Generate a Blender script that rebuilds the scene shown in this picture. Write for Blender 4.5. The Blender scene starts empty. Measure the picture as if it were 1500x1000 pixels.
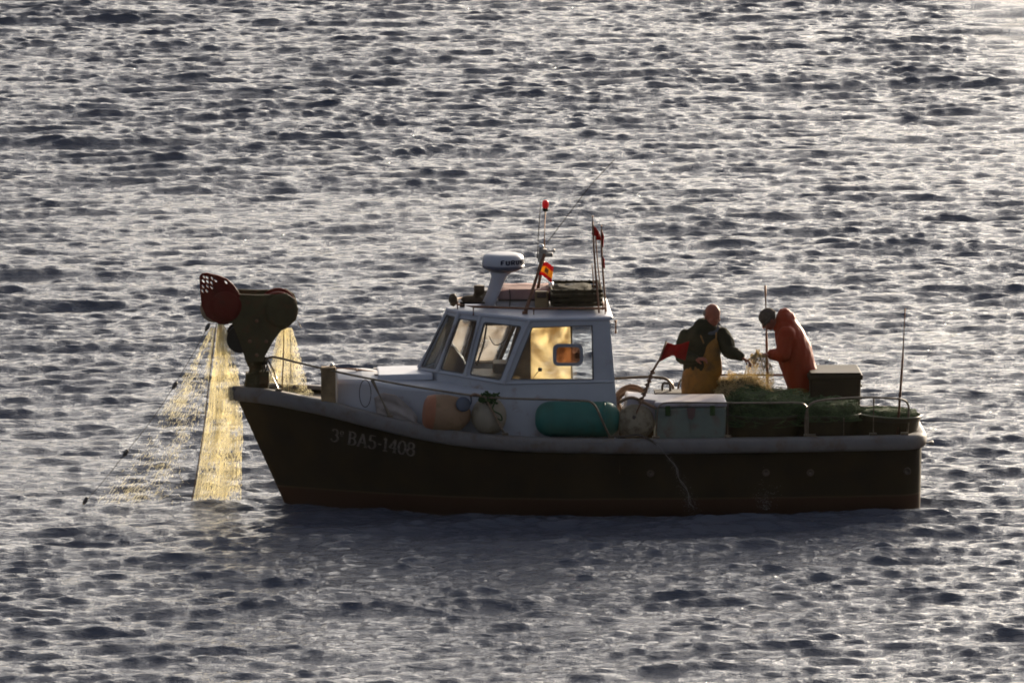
import bpy, bmesh, math, random
import numpy as np
from mathutils import Vector, Matrix, noise
from mathutils.geometry import tessellate_polygon
random.seed(7)
S = bpy.context.scene
C = S.collection
rad = math.radians

# ------------------------------------------------------------ camera, sky, sun
DIST, ELEV, YAW, TZ = 120.0, rad(8.0), rad(-2.2), 1.74
F_PX = 15600.0
T = Vector((0, 0, TZ))
CAM = T + DIST * Vector((math.sin(YAW) * math.cos(ELEV), -math.cos(YAW) * math.cos(ELEV), math.sin(ELEV)))
Fv = (T - CAM).normalized()
Rv = Fv.cross(Vector((0, 0, 1))).normalized()
Uv = Rv.cross(Fv).normalized()
cd = bpy.data.cameras.new('camera')
cam = bpy.data.objects.new('camera', cd)
C.objects.link(cam)
cam.matrix_world = Matrix.Translation(CAM) @ Matrix((Rv, Uv, -Fv)).transposed().to_4x4()
cd.sensor_width = 36.0
cd.lens = F_PX * 36.0 / 1500.0
cd.clip_start = 1.0
cd.clip_end = 12000.0
S.camera = cam

SUN_EL, SUN_AZ = rad(12.0), rad(29.0)          # azimuth measured from +Y (view direction) towards +X
SUN_DIR = Vector((math.sin(SUN_AZ) * math.cos(SUN_EL), math.cos(SUN_AZ) * math.cos(SUN_EL), math.sin(SUN_EL)))
W = bpy.data.worlds.new('World')
S.world = W
W.use_nodes = True
wn = W.node_tree
bg = wn.nodes['Background']
sky = wn.nodes.new('ShaderNodeTexSky')
sky.sky_type = 'NISHITA'
sky.sun_disc = False
sky.sun_elevation = SUN_EL
sky.sun_rotation = SUN_AZ
sky.air_density = 0.6
sky.dust_density = 9.0
sky.ozone_density = 1.5
hs = wn.nodes.new('ShaderNodeHueSaturation')        # thin high overcast greys the sky a little
hs.inputs['Saturation'].default_value = .60
wn.links.new(sky.outputs[0], hs.inputs['Color'])
wn.links.new(hs.outputs[0], bg.inputs[0])
bg.inputs[1].default_value = 0.13
sl = bpy.data.lights.new('sun', 'SUN')
sl.energy = 5.0
sl.angle = rad(0.6)
sl.color = (1.0, 0.84, 0.62)
so = bpy.data.objects.new('sun', sl)
C.objects.link(so)
so.rotation_euler = SUN_DIR.to_track_quat('Z', 'Y').to_euler()
so.location = (20, 30, 15)
S.view_settings.view_transform = 'Standard'
S.view_settings.look = 'None'
S.view_settings.gamma = 1.0
S.view_settings.use_curve_mapping = False
S.view_settings.exposure = 1.02
S.cycles.filter_width = 1.8
S.cycles.max_bounces = 8
S.cycles.transparent_max_bounces = 24

# ------------------------------------------------------------ helpers
def pt(px, py, y):
    """point of the photograph's pixel on the boat's lengthwise plane at depth y (metres)"""
    d = Fv + Rv * ((px - 750.0) / F_PX) + Uv * ((500.0 - py) / F_PX)
    return CAM + d * ((y - CAM.y) / d.y)

PXM = 130.0
def tag(o, label=None, cat=None, group=None, kind=None):
    if label: o['label'] = label
    if cat: o['category'] = cat
    if group: o['group'] = group
    if kind: o['kind'] = kind
    return o

def thing(name, label, cat, loc, group=None):
    o = bpy.data.objects.new(name, None)
    C.objects.link(o)
    o.empty_display_size = 0.1
    o.location = loc
    return tag(o, label, cat, group)

def root_loc(p):
    v = Vector((0, 0, 0))
    while p:
        v += p.location
        p = p.parent
    return v

def smooth_mesh(me, on=True):
    me.polygons.foreach_set('use_smooth', [on] * len(me.polygons))

def obj(name, bm, mats, parent=None, smooth=False, loc=None, bevel=0.0):
    """bm holds world coordinates; the object gets its origin at loc (or the parent's origin)"""
    if not isinstance(mats, (list, tuple)): mats = [mats]
    base = root_loc(parent) if parent else Vector(loc) if loc is not None else Vector((0, 0, 0))
    bmesh.ops.recalc_face_normals(bm, faces=bm.faces)
    bmesh.ops.translate(bm, verts=bm.verts, vec=-base)
    me = bpy.data.meshes.new(name)
    bm.to_mesh(me)
    bm.free()
    for m in mats: me.materials.append(m)
    if smooth: smooth_mesh(me)
    o = bpy.data.objects.new(name, me)
    C.objects.link(o)
    if parent: o.parent = parent
    else: o.location = base
    if bevel:
        b = o.modifiers.new('bevel', 'BEVEL')
        b.width = bevel
        b.segments = 2
        b.limit_method = 'ANGLE'
    if smooth == 'auto':
        pass
    return o

def frame_from(d):
    d = d.normalized()
    a = Vector((0, 0, 1)) if abs(d.z) < 0.95 else Vector((1, 0, 0))
    u = d.cross(a).normalized()
    return u, u.cross(d).normalized()

def tube(bm, pts, r, n=8, caps=True, mi=0):
    """round tube through pts; r one radius or a list"""
    pts = [Vector(p) for p in pts]
    if not isinstance(r, (list, tuple)): r = [r] * len(pts)
    rings = []
    u = None
    for i, p in enumerate(pts):
        d = (pts[min(i + 1, len(pts) - 1)] - pts[max(i - 1, 0)])
        if d.length < 1e-9: d = Vector((0, 0, 1))
        d.normalize()
        if u is None: u, v = frame_from(d)
        else:
            u = (u - d * u.dot(d))
            if u.length < 1e-6: u, v = frame_from(d)
            u.normalize()
            v = d.cross(u)
        rings.append([bm.verts.new(p + (u * math.cos(k * 2 * math.pi / n) + v * math.sin(k * 2 * math.pi / n)) * r[i]) for k in range(n)])
    fs = []
    for a, b in zip(rings[:-1], rings[1:]):
        for k in range(n):
            fs.append(bm.faces.new((a[k], a[(k + 1) % n], b[(k + 1) % n], b[k])))
    if caps:
        fs.append(bm.faces.new(rings[0][::-1])); fs.append(bm.faces.new(rings[-1]))
    for f in fs: f.material_index = mi
    return rings

def smooth_path(pts, sub=6):
    """Catmull-Rom through pts"""
    pts = [Vector(p) for p in pts]
    out = []
    P = [pts[0] * 2 - pts[1]] + pts + [pts[-1] * 2 - pts[-2]]
    for i in range(1, len(P) - 2):
        for k in range(sub):
            t = k / sub
            a, b, c, d = P[i - 1], P[i], P[i + 1], P[i + 2]
            out.append(0.5 * ((2 * b) + (c - a) * t + (2 * a - 5 * b + 4 * c - d) * t * t + (3 * b - a - 3 * c + d) * t ** 3))
    out.append(pts[-1])
    return out

def box(bm, c, s, rot=None, mi=0, taper=0.0):
    c = Vector(c)
    vs = []
    for z in (-1, 1):
        k = 1.0 + taper * z * 0.5
        for x, y in ((-1, -1), (1, -1), (1, 1), (-1, 1)):
            v = Vector((x * s[0] / 2 * k, y * s[1] / 2 * k, z * s[2] / 2))
            if rot: v = rot @ v
            vs.append(bm.verts.new(c + v))
    for f in ((0, 3, 2, 1), (4, 5, 6, 7), (0, 1, 5, 4), (1, 2, 6, 5), (2, 3, 7, 6), (3, 0, 4, 7)):
        bm.faces.new([vs[i] for i in f]).material_index = mi
    return vs

def lathe(bm, c, prof, axis=Vector((0, 0, 1)), n=32, mi=0, mis=None):
    """prof: list of (distance along axis, radius)"""
    axis = axis.normalized()
    u, v = frame_from(axis)
    c = Vector(c)
    rings = []
    for h, r in prof:
        r = max(r, 1e-4)
        rings.append([bm.verts.new(c + axis * h + (u * math.cos(k * 2 * math.pi / n) + v * math.sin(k * 2 * math.pi / n)) * r) for k in range(n)])
    for i, (a, b) in enumerate(zip(rings[:-1], rings[1:])):
        for k in range(n):
            bm.faces.new((a[k], a[(k + 1) % n], b[(k + 1) % n], b[k])).material_index = mis[i] if mis else mi
    bm.faces.new(rings[0][::-1]).material_index = mis[0] if mis else mi
    bm.faces.new(rings[-1]).material_index = mis[-1] if mis else mi
    return rings

def prism(bm, outer, off, holes=(), mi=0, mi_back=None, mi_side=None):
    """closed plate: outline (3D points) with holes, thickness vector off"""
    loops = [[Vector(p) for p in outer]] + [[Vector(p) for p in h] for h in holes]
    flat = [p for l in loops for p in l]
    tris = tessellate_polygon(loops)
    off = Vector(off)
    a = [bm.verts.new(p) for p in flat]
    b = [bm.verts.new(p + off) for p in flat]
    if mi_back is None: mi_back = mi
    if mi_side is None: mi_side = mi
    for t in tris:
        try:
            bm.faces.new([a[i] for i in t]).material_index = mi
            bm.faces.new([b[i] for i in reversed(t)]).material_index = mi_back
        except ValueError: pass
    s = 0
    for l in loops:
        n = len(l)
        for k in range(n):
            i, j = s + k, s + (k + 1) % n
            bm.faces.new((a[i], a[j], b[j], b[i])).material_index = mi_side
        s += n

def new(): return bmesh.new()

# ------------------------------------------------------------ materials
def mat(name, col, rough=0.6, metal=0.0, var=0.18, scale=6.0, dirt=None, dirt_amt=0.0, dirt_scale=3.0,
        bump=0.0, bump_scale=40.0, spec=0.5, trans=0.0, coat=0.0):
    m = bpy.data.materials.new(name)
    m.use_nodes = True
    nt = m.node_tree
    N, L = nt.nodes, nt.links
    b = N['Principled BSDF']
    b.inputs['Roughness'].default_value = rough
    b.inputs['Metallic'].default_value = metal
    b.inputs['Specular IOR Level'].default_value = spec
    b.inputs['Coat Weight'].default_value = coat
    tc = N.new('ShaderNodeTexCoord')
    nz = N.new('ShaderNodeTexNoise')
    nz.inputs['Scale'].default_value = scale
    nz.inputs['Detail'].default_value = 6
    L.new(tc.outputs['Object'], nz.inputs['Vector'])
    rp = N.new('ShaderNodeMapRange')
    rp.inputs['From Min'].default_value = 0.3
    rp.inputs['From Max'].default_value = 0.7
    rp.inputs['To Min'].default_value = 1 - var
    rp.inputs['To Max'].default_value = 1 + var
    L.new(nz.outputs['Fac'], rp.inputs['Value'])
    mx = N.new('ShaderNodeVectorMath'); mx.operation = 'SCALE'
    mx.inputs[0].default_value = col[:3]
    L.new(rp.outputs[0], mx.inputs['Scale'])
    out = mx.outputs[0]
    if dirt is not None:
        n2 = N.new('ShaderNodeTexNoise')
        n2.inputs['Scale'].default_value = dirt_scale
        n2.inputs['Detail'].default_value = 8
        n2.inputs['Roughness'].default_value = 0.65
        L.new(tc.outputs['Object'], n2.inputs['Vector'])
        r2 = N.new('ShaderNodeMapRange')
        r2.inputs['From Min'].default_value = 0.62 - dirt_amt * 0.3
        r2.inputs['From Max'].default_value = 0.72 - dirt_amt * 0.1
        r2.inputs['To Max'].default_value = 0.85
        L.new(n2.outputs['Fac'], r2.inputs['Value'])
        mm = N.new('ShaderNodeMix'); mm.data_type = 'RGBA'
        L.new(r2.outputs[0], mm.inputs[0])
        L.new(out, mm.inputs[6])
        mm.inputs[7].default_value = (*dirt[:3], 1)
        out = mm.outputs[2]
    L.new(out, b.inputs['Base Color'])
    if bump:
        n3 = N.new('ShaderNodeTexNoise')
        n3.inputs['Scale'].default_value = bump_scale
        n3.inputs['Detail'].default_value = 5
        L.new(tc.outputs['Object'], n3.inputs['Vector'])
        bp = N.new('ShaderNodeBump')
        bp.inputs['Strength'].default_value = 1.0
        bp.inputs['Distance'].default_value = bump
        L.new(n3.outputs['Fac'], bp.inputs['Height'])
        L.new(bp.outputs[0], b.inputs['Normal'])
    if trans:
        tr = N.new('ShaderNodeBsdfTranslucent')
        L.new(out, tr.inputs['Color'])
        ms = N.new('ShaderNodeMixShader')
        ms.inputs[0].default_value = trans
        L.new(b.outputs[0], ms.inputs[1])
        L.new(tr.outputs[0], ms.inputs[2])
        L.new(ms.outputs[0], N['Material Output'].inputs[0])
    return m

M = {}
M['gun'] = mat('gunwale_paint', (.125, .112, .105), .65, var=.12, dirt=(.09, .06, .04), dirt_amt=.4, dirt_scale=5, spec=.3)
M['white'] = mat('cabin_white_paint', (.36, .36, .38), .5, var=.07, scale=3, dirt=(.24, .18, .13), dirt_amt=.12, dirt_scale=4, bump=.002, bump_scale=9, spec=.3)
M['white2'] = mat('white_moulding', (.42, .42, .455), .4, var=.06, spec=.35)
M['deck'] = mat('deck_paint', (.22, .19, .16), .8, dirt=(.07, .05, .035), dirt_amt=.5, spec=.2)
M['wood'] = mat('interior_wood', (.10, .055, .03), .5, var=.3, scale=12)
M['console'] = mat('console_dark', (.055, .04, .035), .5)
M['olive'] = mat('hauler_olive_paint', (.062, .048, .021), .75, dirt=(.09, .045, .02), dirt_amt=.3, dirt_scale=8, bump=.002, spec=.12)
M['red_dark'] = mat('red_guard_paint', (.11, .014, .008), .7, dirt=(.05, .015, .01), dirt_amt=.3, spec=.12)
M['rubber'] = mat('black_rubber', (.02, .015, .010), .7, spec=.2)
M['tan_rubber'] = mat('worn_tan_rubber', (.26, .18, .11), .7, spec=.2)
M['rail'] = mat('galvanised_rail', (.14, .105, .07), .35, .6, var=.3, scale=20)
M['rust'] = mat('rusty_steel', (.16, .07, .035), .6, .3, var=.4, scale=25)
M['steel'] = mat('dull_steel', (.32, .28, .24), .35, .8, var=.2)
M['chrome'] = mat('bright_steel', (.6, .58, .55), .18, 1.0, var=.1)
M['post'] = mat('weathered_timber', (.19, .125, .065), .85, var=.3, scale=9, bump=.003, spec=.15)
M['rope'] = mat('brown_rope', (.20, .12, .07), .85, var=.35, scale=60, bump=.003, bump_scale=120)
M['rope_d'] = mat('dark_rope', (.05, .035, .025), .85, var=.35, scale=60)
M['rope_g'] = mat('green_rope', (.035, .062, .02), .9, var=.4, scale=50, spec=.1)
M['tanbuoy'] = mat('tan_buoy_plastic', (.25, .145, .08), .6, var=.14, scale=3, dirt=(.14, .09, .04), dirt_amt=.35, dirt_scale=5, spec=.25)
M['orangebuoy'] = mat('orange_buoy_plastic', (.27, .10, .05), .6, spec=.25)
M['creambuoy'] = mat('cream_buoy_plastic', (.25, .205, .145), .6, var=.16, scale=3, dirt=(.14, .10, .05), dirt_amt=.4, dirt_scale=5, spec=.25)
M['stainbuoy'] = mat('stained_buoy_plastic', (.22, .175, .115), .7, var=.2, scale=4, dirt=(.06, .04, .02), dirt_amt=.5, dirt_scale=11, spec=.2)
M['bluecap'] = mat('blue_grey_plastic', (.05, .06, .085), .5)
M['green_f'] = mat('green_fender_plastic', (.019, .115, .092), .6, var=.16, scale=4, dirt=(.03, .085, .05), dirt_amt=.45, dirt_scale=2.5, spec=.25)
M['chest'] = mat('cool_box_plastic', (.135, .155, .125), .6, var=.12, dirt=(.12, .08, .05), dirt_amt=.35, dirt_scale=6, spec=.25)
M['lid'] = mat('cool_box_lid', (.34, .30, .31), .5, var=.1, dirt=(.2, .16, .12), dirt_amt=.25, dirt_scale=4, spec=.3)
M['tub'] = mat('black_tub_plastic', (.035, .024, .009), .6, var=.3, spec=.15)
M['bin'] = mat('black_bin_plastic', (.034, .021, .008), .6, var=.3, spec=.2)
M['rim'] = mat('tub_rim_plastic', (.045, .048, .02), .5, var=.3, spec=.3)
M['redf'] = mat('red_flag_cloth', (.26, .016, .012), .9, var=.15, trans=.3, spec=.1)
M['flagred'] = mat('flag_red_cloth', (.5, .02, .02), .8, trans=.45)
M['flagyel'] = mat('flag_yellow_cloth', (.75, .42, .03), .8, trans=.45)
M['boot'] = mat('boot_rubber', (.085, .055, .03), .7, spec=.2)
M['pink'] = mat('faded_pink_canvas', (.25, .16, .145), .9, var=.14, bump=.004, bump_scale=12, spec=.1)
M['canvas'] = mat('grey_canvas', (.34, .31, .30), .85, var=.12)
M['crate'] = mat('dark_crate_plastic', (.035, .026, .013), .8, var=.4, spec=.1)
M['yellowbox'] = mat('ochre_box_plastic', (.20, .14, .06), .6)
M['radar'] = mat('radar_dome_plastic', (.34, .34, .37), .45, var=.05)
M['radar_d'] = mat('radar_base_plastic', (.05, .055, .085), .4)
M['letter'] = mat('faded_white_lettering', (.115, .095, .08), .8, var=.5, scale=30, spec=.1)
M['letter_d'] = mat('dark_blue_lettering', (.015, .016, .03), .7, spec=.1)
M['skin'] = mat('skin', (.22, .068, .040), .6, var=.15, scale=14, spec=.25)
M['jacket'] = mat('dark_olive_jacket', (.028, .026, .014), .9, var=.35, bump=.004, bump_scale=25, spec=.1)
M['bib'] = mat('mustard_oilskin', (.21, .092, .011), .55, var=.22, dirt=(.05, .032, .01), dirt_amt=.4, dirt_scale=5, bump=.004, bump_scale=14, spec=.25)
M['orange'] = mat('orange_oilskin', (.25, .027, .005), .6, var=.16, scale=5, bump=.004, bump_scale=12, spec=.2, dirt=(.18, .022, .005), dirt_amt=.3, dirt_scale=5)
M['beanie'] = mat('grey_knit', (.075, .058, .045), .95, spec=.1, var=.25, scale=40, bump=.003, bump_scale=90)
M['hood'] = mat('grey_blue_hood', (.06, .065, .075), .9, spec=.1)
M['hair'] = mat('grey_hair', (.14, .11, .09), .8)
M['redlamp'] = mat('red_beacon_plastic', (.65, .03, .03), .25, trans=.4)
M['green_net'] = mat('green_netting', (.07, .11, .042), .8, var=.45, scale=10, trans=.3, spec=.2)
M['dnet'] = mat('dark_netting', (.028, .022, .010), .9, var=.5, scale=14, bump=.02, bump_scale=45, spec=.1)
M['gnet'] = mat('green_net_bulk', (.036, .050, .020), .9, var=.5, scale=9, bump=.02, bump_scale=45, spec=.1)
M['tan_net'] = mat('tan_netting', (.60, .50, .29), .7, var=.3, trans=.6, spec=.3)
M['gold_net'] = mat('pale_nylon_netting', (.95, .90, .72), .5, var=.1, trans=.65)
M['float'] = mat('net_float_plastic', (.06, .05, .045), .5)
M['frame_d'] = mat('dark_window_frame', (.06, .055, .055), .4)
M['tarp'] = mat('pale_plastic_sheet', (.30, .25, .22), .6, var=.18, trans=.1, bump=.006, bump_scale=9, spec=.3)

def hull_material():
    m = mat('black_hull_paint', (.019, .0115, .0036), .8, var=.35, scale=2.5, bump=.002, bump_scale=4, spec=.12)
    nt = m.node_tree; N, L = nt.nodes, nt.links
    b = N['Principled BSDF']
    src = b.inputs['Base Color'].links[0].from_socket
    tc = N.new('ShaderNodeTexCoord')
    sp = N.new('ShaderNodeSeparateXYZ')
    L.new(tc.outputs['Object'], sp.inputs[0])
    nz = N.new('ShaderNodeTexNoise'); nz.inputs['Scale'].default_value = 3.0; nz.inputs['Detail'].default_value = 5
    L.new(tc.outputs['Object'], nz.inputs['Vector'])
    wob = N.new('ShaderNodeMath'); wob.operation = 'MULTIPLY_ADD'
    L.new(nz.outputs['Fac'], wob.inputs[0]); wob.inputs[1].default_value = .012
    L.new(sp.outputs['Z'], wob.inputs[2])
    cur = src
    def band(lo, hi, col, cur, fac=1.0):
        a = N.new('ShaderNodeMath'); a.operation = 'GREATER_THAN'; a.inputs[1].default_value = lo
        L.new(wob.outputs[0], a.inputs[0])
        c = N.new('ShaderNodeMath'); c.operation = 'LESS_THAN'; c.inputs[1].default_value = hi
        L.new(wob.outputs[0], c.inputs[0])
        d = N.new('ShaderNodeMath'); d.operation = 'MULTIPLY'
        L.new(a.outputs[0], d.inputs[0]); L.new(c.outputs[0], d.inputs[1])
        e = N.new('ShaderNodeMath'); e.operation = 'MULTIPLY'; e.inputs[1].default_value = fac
        L.new(d.outputs[0], e.inputs[0])
        mx = N.new('ShaderNodeMix'); mx.data_type = 'RGBA'
        L.new(e.outputs[0], mx.inputs[0]); L.new(cur, mx.inputs[6]); mx.inputs[7].default_value = (*col, 1)
        return mx.outputs[2]
    cur = band(-2, .112, (.034, .0135, .006), cur)
    cur = band(.112, .134, (.06, .038, .022), cur, .7)
    L.new(cur, b.inputs['Base Color'])
    return m
M['hull'] = hull_material()

def glass_material(name, salt, tint=(.9, .93, .95), saltcol=(.85, .72, .5)):
    """window pane: clear glass under a film of dried salt that scatters light"""
    m = bpy.data.materials.new(name); m.use_nodes = True
    nt = m.node_tree; N, L = nt.nodes, nt.links
    N.remove(N['Principled BSDF'])
    out = N['Material Output']
    tr = N.new('ShaderNodeBsdfTransparent'); tr.inputs[0].default_value = (*tint, 1)
    gl = N.new('ShaderNodeBsdfGlossy'); gl.inputs['Roughness'].default_value = .05
    fr = N.new('ShaderNodeFresnel'); fr.inputs[0].default_value = 1.12
    ms = N.new('ShaderNodeMixShader')
    L.new(fr.outputs[0], ms.inputs[0]); L.new(tr.outputs[0], ms.inputs[1]); L.new(gl.outputs[0], ms.inputs[2])
    tl = N.new('ShaderNodeBsdfTranslucent')
    cn = N.new('ShaderNodeTexNoise'); cn.inputs['Scale'].default_value = 2.6; cn.inputs['Detail'].default_value = 6; cn.inputs['Distortion'].default_value = 1.6
    tcc = N.new('ShaderNodeTexCoord'); L.new(tcc.outputs['Object'], cn.inputs['Vector'])
    cr = N.new('ShaderNodeValToRGB')
    cr.color_ramp.elements[0].position = .36; cr.color_ramp.elements[0].color = (saltcol[0] * .34, saltcol[1] * .27, saltcol[2] * .18, 1)
    cr.color_ramp.elements[1].position = .62; cr.color_ramp.elements[1].color = (*saltcol, 1)
    L.new(cn.outputs['Fac'], cr.inputs[0]); L.new(cr.outputs[0], tl.inputs[0])
    df = N.new('ShaderNodeBsdfDiffuse'); df.inputs[0].default_value = (*saltcol, 1)
    m1 = N.new('ShaderNodeMixShader'); m1.inputs[0].default_value = .3
    L.new(tl.outputs[0], m1.inputs[1]); L.new(df.outputs[0], m1.inputs[2])
    tc = N.new('ShaderNodeTexCoord')
    nz = N.new('ShaderNodeTexNoise'); nz.inputs['Scale'].default_value = 3.2; nz.inputs['Detail'].default_value = 7
    nz.inputs['Distortion'].default_value = .8
    L.new(tc.outputs['Object'], nz.inputs['Vector'])
    rp = N.new('ShaderNodeMapRange')
    rp.inputs['From Min'].default_value = .3; rp.inputs['From Max'].default_value = .7
    rp.inputs['To Min'].default_value = max(0, salt * .62); rp.inputs['To Max'].default_value = min(1, salt * 1.25)
    L.new(nz.outputs['Fac'], rp.inputs['Value'])
    m2 = N.new('ShaderNodeMixShader')
    L.new(rp.outputs[0], m2.inputs[0]); L.new(ms.outputs[0], m2.inputs[1]); L.new(m1.outputs[0], m2.inputs[2])
    L.new(m2.outputs[0], out.inputs[0])
    return m
M['glass'] = glass_material('clear_window_glass', .06)
M['glass_salt'] = glass_material('salt_crusted_window_glass', .82, saltcol=(.86, .70, .40))
M['glass_film'] = glass_material('salt_filmed_window_glass', .5, saltcol=(.72, .60, .48))
M['glass_amber'] = glass_material('amber_tinted_glass', .16, tint=(.5, .34, .26), saltcol=(.3, .17, .1))

def water_material():
    m = bpy.data.materials.new('sea_water'); m.use_nodes = True
    nt = m.node_tree; N, L = nt.nodes, nt.links
    b = N['Principled BSDF']
    b.inputs['Base Color'].default_value = (.056, .064, .088, 1)
    b.inputs['Roughness'].default_value = .05
    b.inputs['IOR'].default_value = 1.34
    b.inputs['Specular IOR Level'].default_value = .5
    g = N.new('ShaderNodeNewGeometry')
    mp = N.new('ShaderNodeMapping'); mp.inputs['Scale'].default_value = (.36, 1.3, 1); mp.inputs['Rotation'].default_value = (0, 0, .25)
    L.new(g.outputs['Position'], mp.inputs['Vector'])
    n1 = N.new('ShaderNodeTexNoise'); n1.inputs['Scale'].default_value = 7.0; n1.inputs['Detail'].default_value = 5
    n1.inputs['Roughness'].default_value = .66; n1.inputs['Distortion'].default_value = .6
    L.new(mp.outputs[0], n1.inputs['Vector'])
    mp2 = N.new('ShaderNodeMapping'); mp2.inputs['Scale'].default_value = (.34, 1.2, 1); mp2.inputs['Rotation'].default_value = (0, 0, -.35)
    L.new(g.outputs['Position'], mp2.inputs['Vector'])
    n2 = N.new('ShaderNodeTexNoise'); n2.inputs['Scale'].default_value = 19.0; n2.inputs['Detail'].default_value = 4
    n2.inputs['Roughness'].default_value = .6; n2.inputs['Distortion'].default_value = .8
    L.new(mp2.outputs[0], n2.inputs['Vector'])
    b2 = N.new('ShaderNodeBump'); b2.inputs['Strength'].default_value = 1.0; b2.inputs['Distance'].default_value = .024
    L.new(n2.outputs['Fac'], b2.inputs['Height'])
    bp = N.new('ShaderNodeBump'); bp.inputs['Strength'].default_value = 1.0; bp.inputs['Distance'].default_value = .06
    L.new(b2.outputs[0], bp.inputs['Normal'])
    L.new(n1.outputs['Fac'], bp.inputs['Height'])
    L.new(bp.outputs[0], b.inputs['Normal'])
    return m
M['water'] = water_material()

# ------------------------------------------------------------ sea
def build_sea():
    rng = np.random.default_rng(11)
    def axis(lo, hi, step, far):
        a = list(np.arange(lo, hi + step * .5, step))
        s = step; x = a[-1]; right = []
        while x < far: s *= 1.16; x += s; right.append(x)
        s = step; x = a[0]; left = []
        while x > -far: s *= 1.16; x -= s; left.append(x)
        return np.array(left[::-1] + a + right)
    xs = axis(-8.6, 9.0, .036, 4000)
    ys = axis(-14, 62, .034, 4500)
    X, Y = np.meshgrid(xs.astype(np.float32), ys.astype(np.float32))
    Z = np.zeros_like(X); DX = np.zeros_like(X); DY = np.zeros_like(X)
    n = 230
    lam = np.exp(rng.uniform(math.log(.11), math.log(5.0), n))
    th = np.where(rng.random(n) < .65, rad(-84) + rng.normal(0, rad(17), n), rad(-112) + rng.normal(0, rad(17), n))             # travelling towards the camera, crests mostly across the view
    ph = rng.uniform(0, 2 * math.pi, n)
    mid = (lam > .2) & (lam <= .9)
    th = np.where(mid, np.where(rng.random(n) < .8, rad(-80), rad(-112)) + rng.normal(0, rad(10), n), th)
    wgt = np.exp(-((np.log(lam) - math.log(.24)) / .9) ** 2) + .58 * np.exp(-((np.log(lam) - math.log(1.15)) / .5) ** 2) + .10 * (lam > 2)
    th = np.where((lam > .9), rad(-90) + rng.normal(0, rad(11), n), th)
    SL = .285
    amp_s = wgt * rng.uniform(.5, 1.3, n)
    amp_s *= SL / math.sqrt((amp_s ** 2).sum() / 2)
    gx = (np.sin(X * .41 + Y * .19 + 1) + np.sin(X * -.23 + Y * .33 + 2.2) + np.sin(X * .13 - Y * .11 + .4)) / 3
    mod = 1.0 + .32 * gx
    fx = np.clip((4000 - np.abs(X)) / 3900, 0, 1)
    # waves too short for the coarse outer grid fade out there
    stepx = np.gradient(xs); stepy = np.gradient(ys)
    ST = np.maximum(stepx[None, :] * np.ones_like(Y), stepy[:, None] * np.ones_like(X))
    for i in range(n):
        k = 2 * math.pi / lam[i]
        a = amp_s[i] / k
        dx, dy = math.cos(th[i]), math.sin(th[i])
        p = np.float32(k * dx) * X + np.float32(k * dy) * Y + np.float32(ph[i])
        fade = np.clip((lam[i] / 2.6 - ST) / (lam[i] / 6), 0, 1).astype(np.float32)
        am = np.float32(a) * fade * (mod.astype(np.float32) if lam[i] < 1.6 else np.float32(1))
        Z += am * np.sin(p)
        c = am * np.cos(p) * np.float32(.8)
        DX += np.float32(dx) * c; DY += np.float32(dy) * c
    X2 = X + DX; Y2 = Y + DY
    nx, ny = len(xs), len(ys)
    co = np.stack([X2, Y2, Z], -1).reshape(-1, 3).astype(np.float32)
    idx = np.arange(nx * ny).reshape(ny, nx)
    q = np.stack([idx[:-1, :-1], idx[:-1, 1:], idx[1:, 1:], idx[1:, :-1]], -1).reshape(-1, 4)
    me = bpy.data.meshes.new('sea')
    me.vertices.add(len(co)); me.vertices.foreach_set('co', co.ravel())
    me.loops.add(q.size); me.loops.foreach_set('vertex_index', q.ravel().astype(np.int32))
    me.polygons.add(len(q))
    me.polygons.foreach_set('loop_start', (np.arange(len(q)) * 4).astype(np.int32))
    me.polygons.foreach_set('use_smooth', np.ones(len(q), bool))
    me.update(calc_edges=True)
    me.materials.append(M['water'])
    o = bpy.data.objects.new('sea', me)
    C.objects.link(o)
    o.location.z = -.075
    tag(o, kind='structure')
build_sea()

# ------------------------------------------------------------ boat hull
XB = pt(340, 567, 0).x
ZB = pt(340, 567, 0).z
XT = 4.57
def lerp(a, b, t): return a + (b - a) * t
def interp(x, tab):
    if x <= tab[0][0]: return tab[0][1]
    for (a, va), (b, vb) in zip(tab[:-1], tab[1:]):
        if x <= b: return va + (vb - va) * (x - a) / (b - a)
    return tab[-1][1]
def stem_x(z): return XB + (ZB - z) * .445
def bmax(x, z):
    k = max(0.0, min(1.0, z / .87))
    w = 1.30 * (.87 + .13 * k) * (1.0 if z > 0 else max(.3, 1 + z * .9))
    if x > 1.2: w *= 1 - .14 * ((x - 1.2) / 3.4) ** 2
    return w
def half(x, z):
    t = max(0.0, (x - stem_x(z)) / 3.5)
    f = 1 - (1 - min(t, 1)) ** 1.9
    return bmax(x, z) * f
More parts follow.
